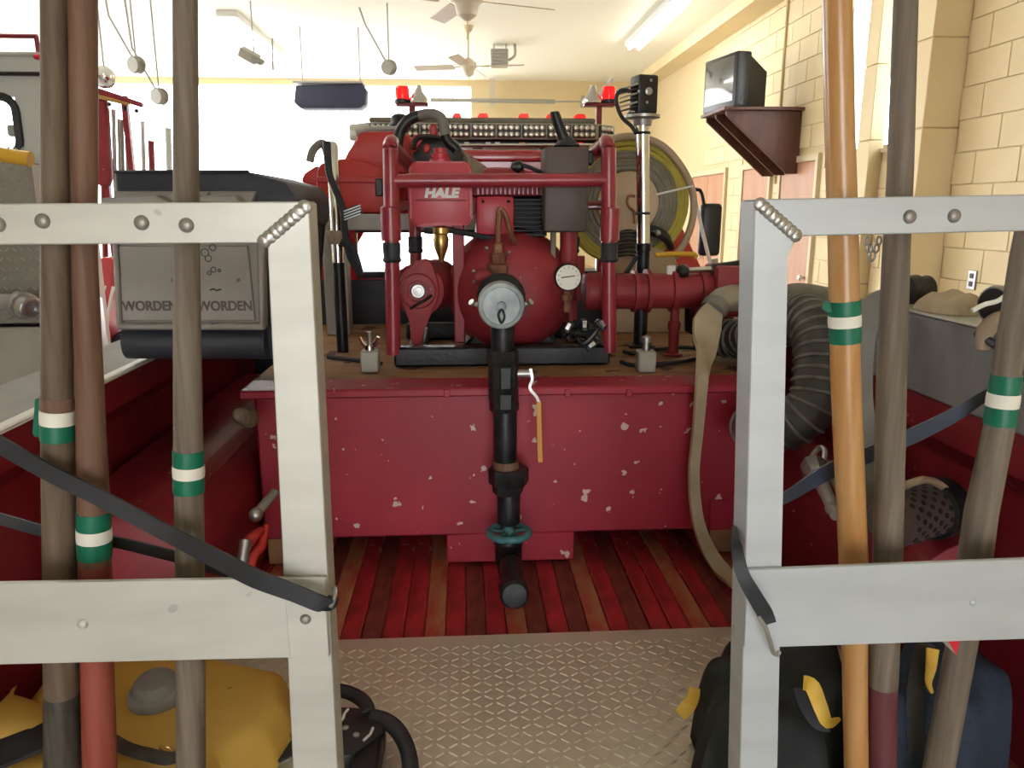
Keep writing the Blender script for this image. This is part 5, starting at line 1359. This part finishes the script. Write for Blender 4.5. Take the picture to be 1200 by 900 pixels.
for i in range(16):
    for j in range(18):
        cx, cz = xd - .02 - i*.026, dz_(378) + .02 + j*.036
        a = radians(40 if (i + j) % 2 else -40); ca, sa = cos(a), sin(a); k0 = len(vs)
        for x, y, z in lug:
            x *= .024; y *= .0075
            vs.append((cx + x*ca - y*sa, YD + .0005 - z*.003, cz + x*sa + y*ca))
        fs += [tuple(k0 + q_ for q_ in f) for f in lf]
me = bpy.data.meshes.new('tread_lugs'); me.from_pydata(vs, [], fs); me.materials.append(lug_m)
lg = bpy.data.objects.new('tread_lugs', me); COL.objects.link(lg); lg.parent = lk; lg.location = -WL[lk.name]; lg['kind'] = 'stuff'
obj('lower_locker', box(B(), (xd - 1.4, YD - .02, dz_(466)), (P(-2, 0, YD).x, YE, dz_(383)), .006), steel, en)
obj('lower_locker', box(B(), (P(16, 0, YD).x, YD - .02, dz_(455)), (xd, YE, dz_(362)), .02, 2), steel, en)
obj('seal_strip', box(B(), (P(9, 0, YD).x, YD - .01, dz_(462)), (P(15, 0, YD).x, YD + .02, dz_(372)), .004), black_rub, en)
hc = P(33, 360, YD - .12)
dp = obj('discharge_pipe', cyl(B(), P(-30, 352, YD - .12), P(18, 353, YD - .12), mm(8.5, 2.9), 16), tray_grey, en)
d = V(.8, -.45, -.25).normalized()
obj('discharge_cap', lathe(B(), [(.030, -.055), (.050, -.05), (.052, -.02), (.044, -.016), (.046, .02), (.042, .024), (.030, .026), (.026, .0)], hc, d, 10), steel, dp)
obj('body_lower', box(B(), (x0, YE + .02, .35), (xe_ - .05, YE + .31, .5)), black_steel, en)
tag(obj('yellow_handle', tube(B(), crv([P(-60, 174, 2.4), P(-20, 178, 2.4), P(20, 184, 2.4), P(36, 186.5, 2.4)], 4), [mm(8, 2.4)]*3 + [mm(8.5, 2.4)], 14), hi_vis), 'yellow tool handle end pointing in from the left edge, below the cab window', 'handle')

YG = 5.9
rg = thing('red_engine', 'red fender and front wheel of another engine seen between handles on the left', 'truck', P(150, 470, YG))
obj('fender', prism(B(), [P(x, y, YG) for x, y in ((70, 312), (95, 306), (116, 303), (126, 301), (133, 304), (133, 336), (129, 352), (126, 375), (124, 400), (123, 440), (124, 470), (60, 470))], (0, .25, 0), .02, 2), red_cab, rg)
obj('fender_trim', tube(B(), crv([P(x, y, YG - .006) for x, y in ((133, 336), (129, 354), (126, 376), (124, 402), (123, 440))], 5), .012, 8), white_pl, rg)
obj('pin_stripe', tube(B(), crv([P(x, y, YG - .004) for x, y in ((124, 335), (119, 352), (116, 368))], 4), .006, 6), white_pl, rg)
wc = P(181, 436, YG + .2); wc.z = .36
tr_ = mm(58, YG)
wl_ = obj('wheel', lathe(B(), [(tr_*.62, -.10), (tr_*.95, -.11), (tr_, -.07), (tr_, .07), (tr_*.95, .11), (tr_*.62, .10)], V(wc.x, YG + .2, P(0, 436, YG + .2).z), V(0, 1, 0), 36), black_rub, rg)
obj('rim', lathe(B(), [(tr_*.66, -.112), (tr_*.60, -.114), (tr_*.58, -.08), (0, -.06)], V(wc.x, YG + .2, P(0, 436, YG + .2).z), V(0, 1, 0), 30), white_pl, wl_)
obj('hub', lathe(B(), [(tr_*.45, -.07), (tr_*.2, -.12), (0, -.12)], V(wc.x, YG + .2, P(0, 436, YG + .2).z), V(0, 1, 0), 24), red_body, wl_)

YK = 7.6
lr = thing('ladder_rack', 'red rack with gold striped ladder beam and poles, above the dark box at left', 'rack', P(140, 230, YK))
obj('beam', prism(B(), [P(x, y, YK) for x, y in ((92, 95), (166, 120), (166, 126), (92, 104))], (0, .06, 0), .01), red_body, lr)
obj('gold_strip', prism(B(), [P(x, y, YK - .01) for x, y in ((92, 104), (150, 120), (150, 124), (92, 110))], (0, .05, 0), .006), brass, lr)
obj('red_panel', prism(B(), [P(x, y, YK) for x, y in ((100, 118), (124, 116), (130, 208), (126, 220), (104, 214))], (0, .08, 0), .02), red_body, lr)
for x, y0_, y1_, m in ((119, 105, 232, red_body), (133, 128, 235, steel), (141, 140, 232, bar_grey), (150, 155, 232, bar_grey), (167, 142, 232, steel), (177, 165, 232, red_body), (197, 150, 232, engine_w)):
    obj('pole', cyl(B(), P(x, y0_, YK + .1), P(x + 5, y1_ + 90, YK + .1), .028 if m is not steel else .018, 10), m, lr)
for x, y in ((128, 122), (146, 127), (160, 130)):
    obj('rack_bolt', ball(B(), P(x, y, YK - .01), .02, 8), black_steel, lr)
for x in (93, 126):
    obj('upright', box(B(), (P(x, 0, YK).x, YK + .05, 0), (P(x, 0, YK).x + .05, YK + .1, P(0, 110, YK).z)), red_body, lr)
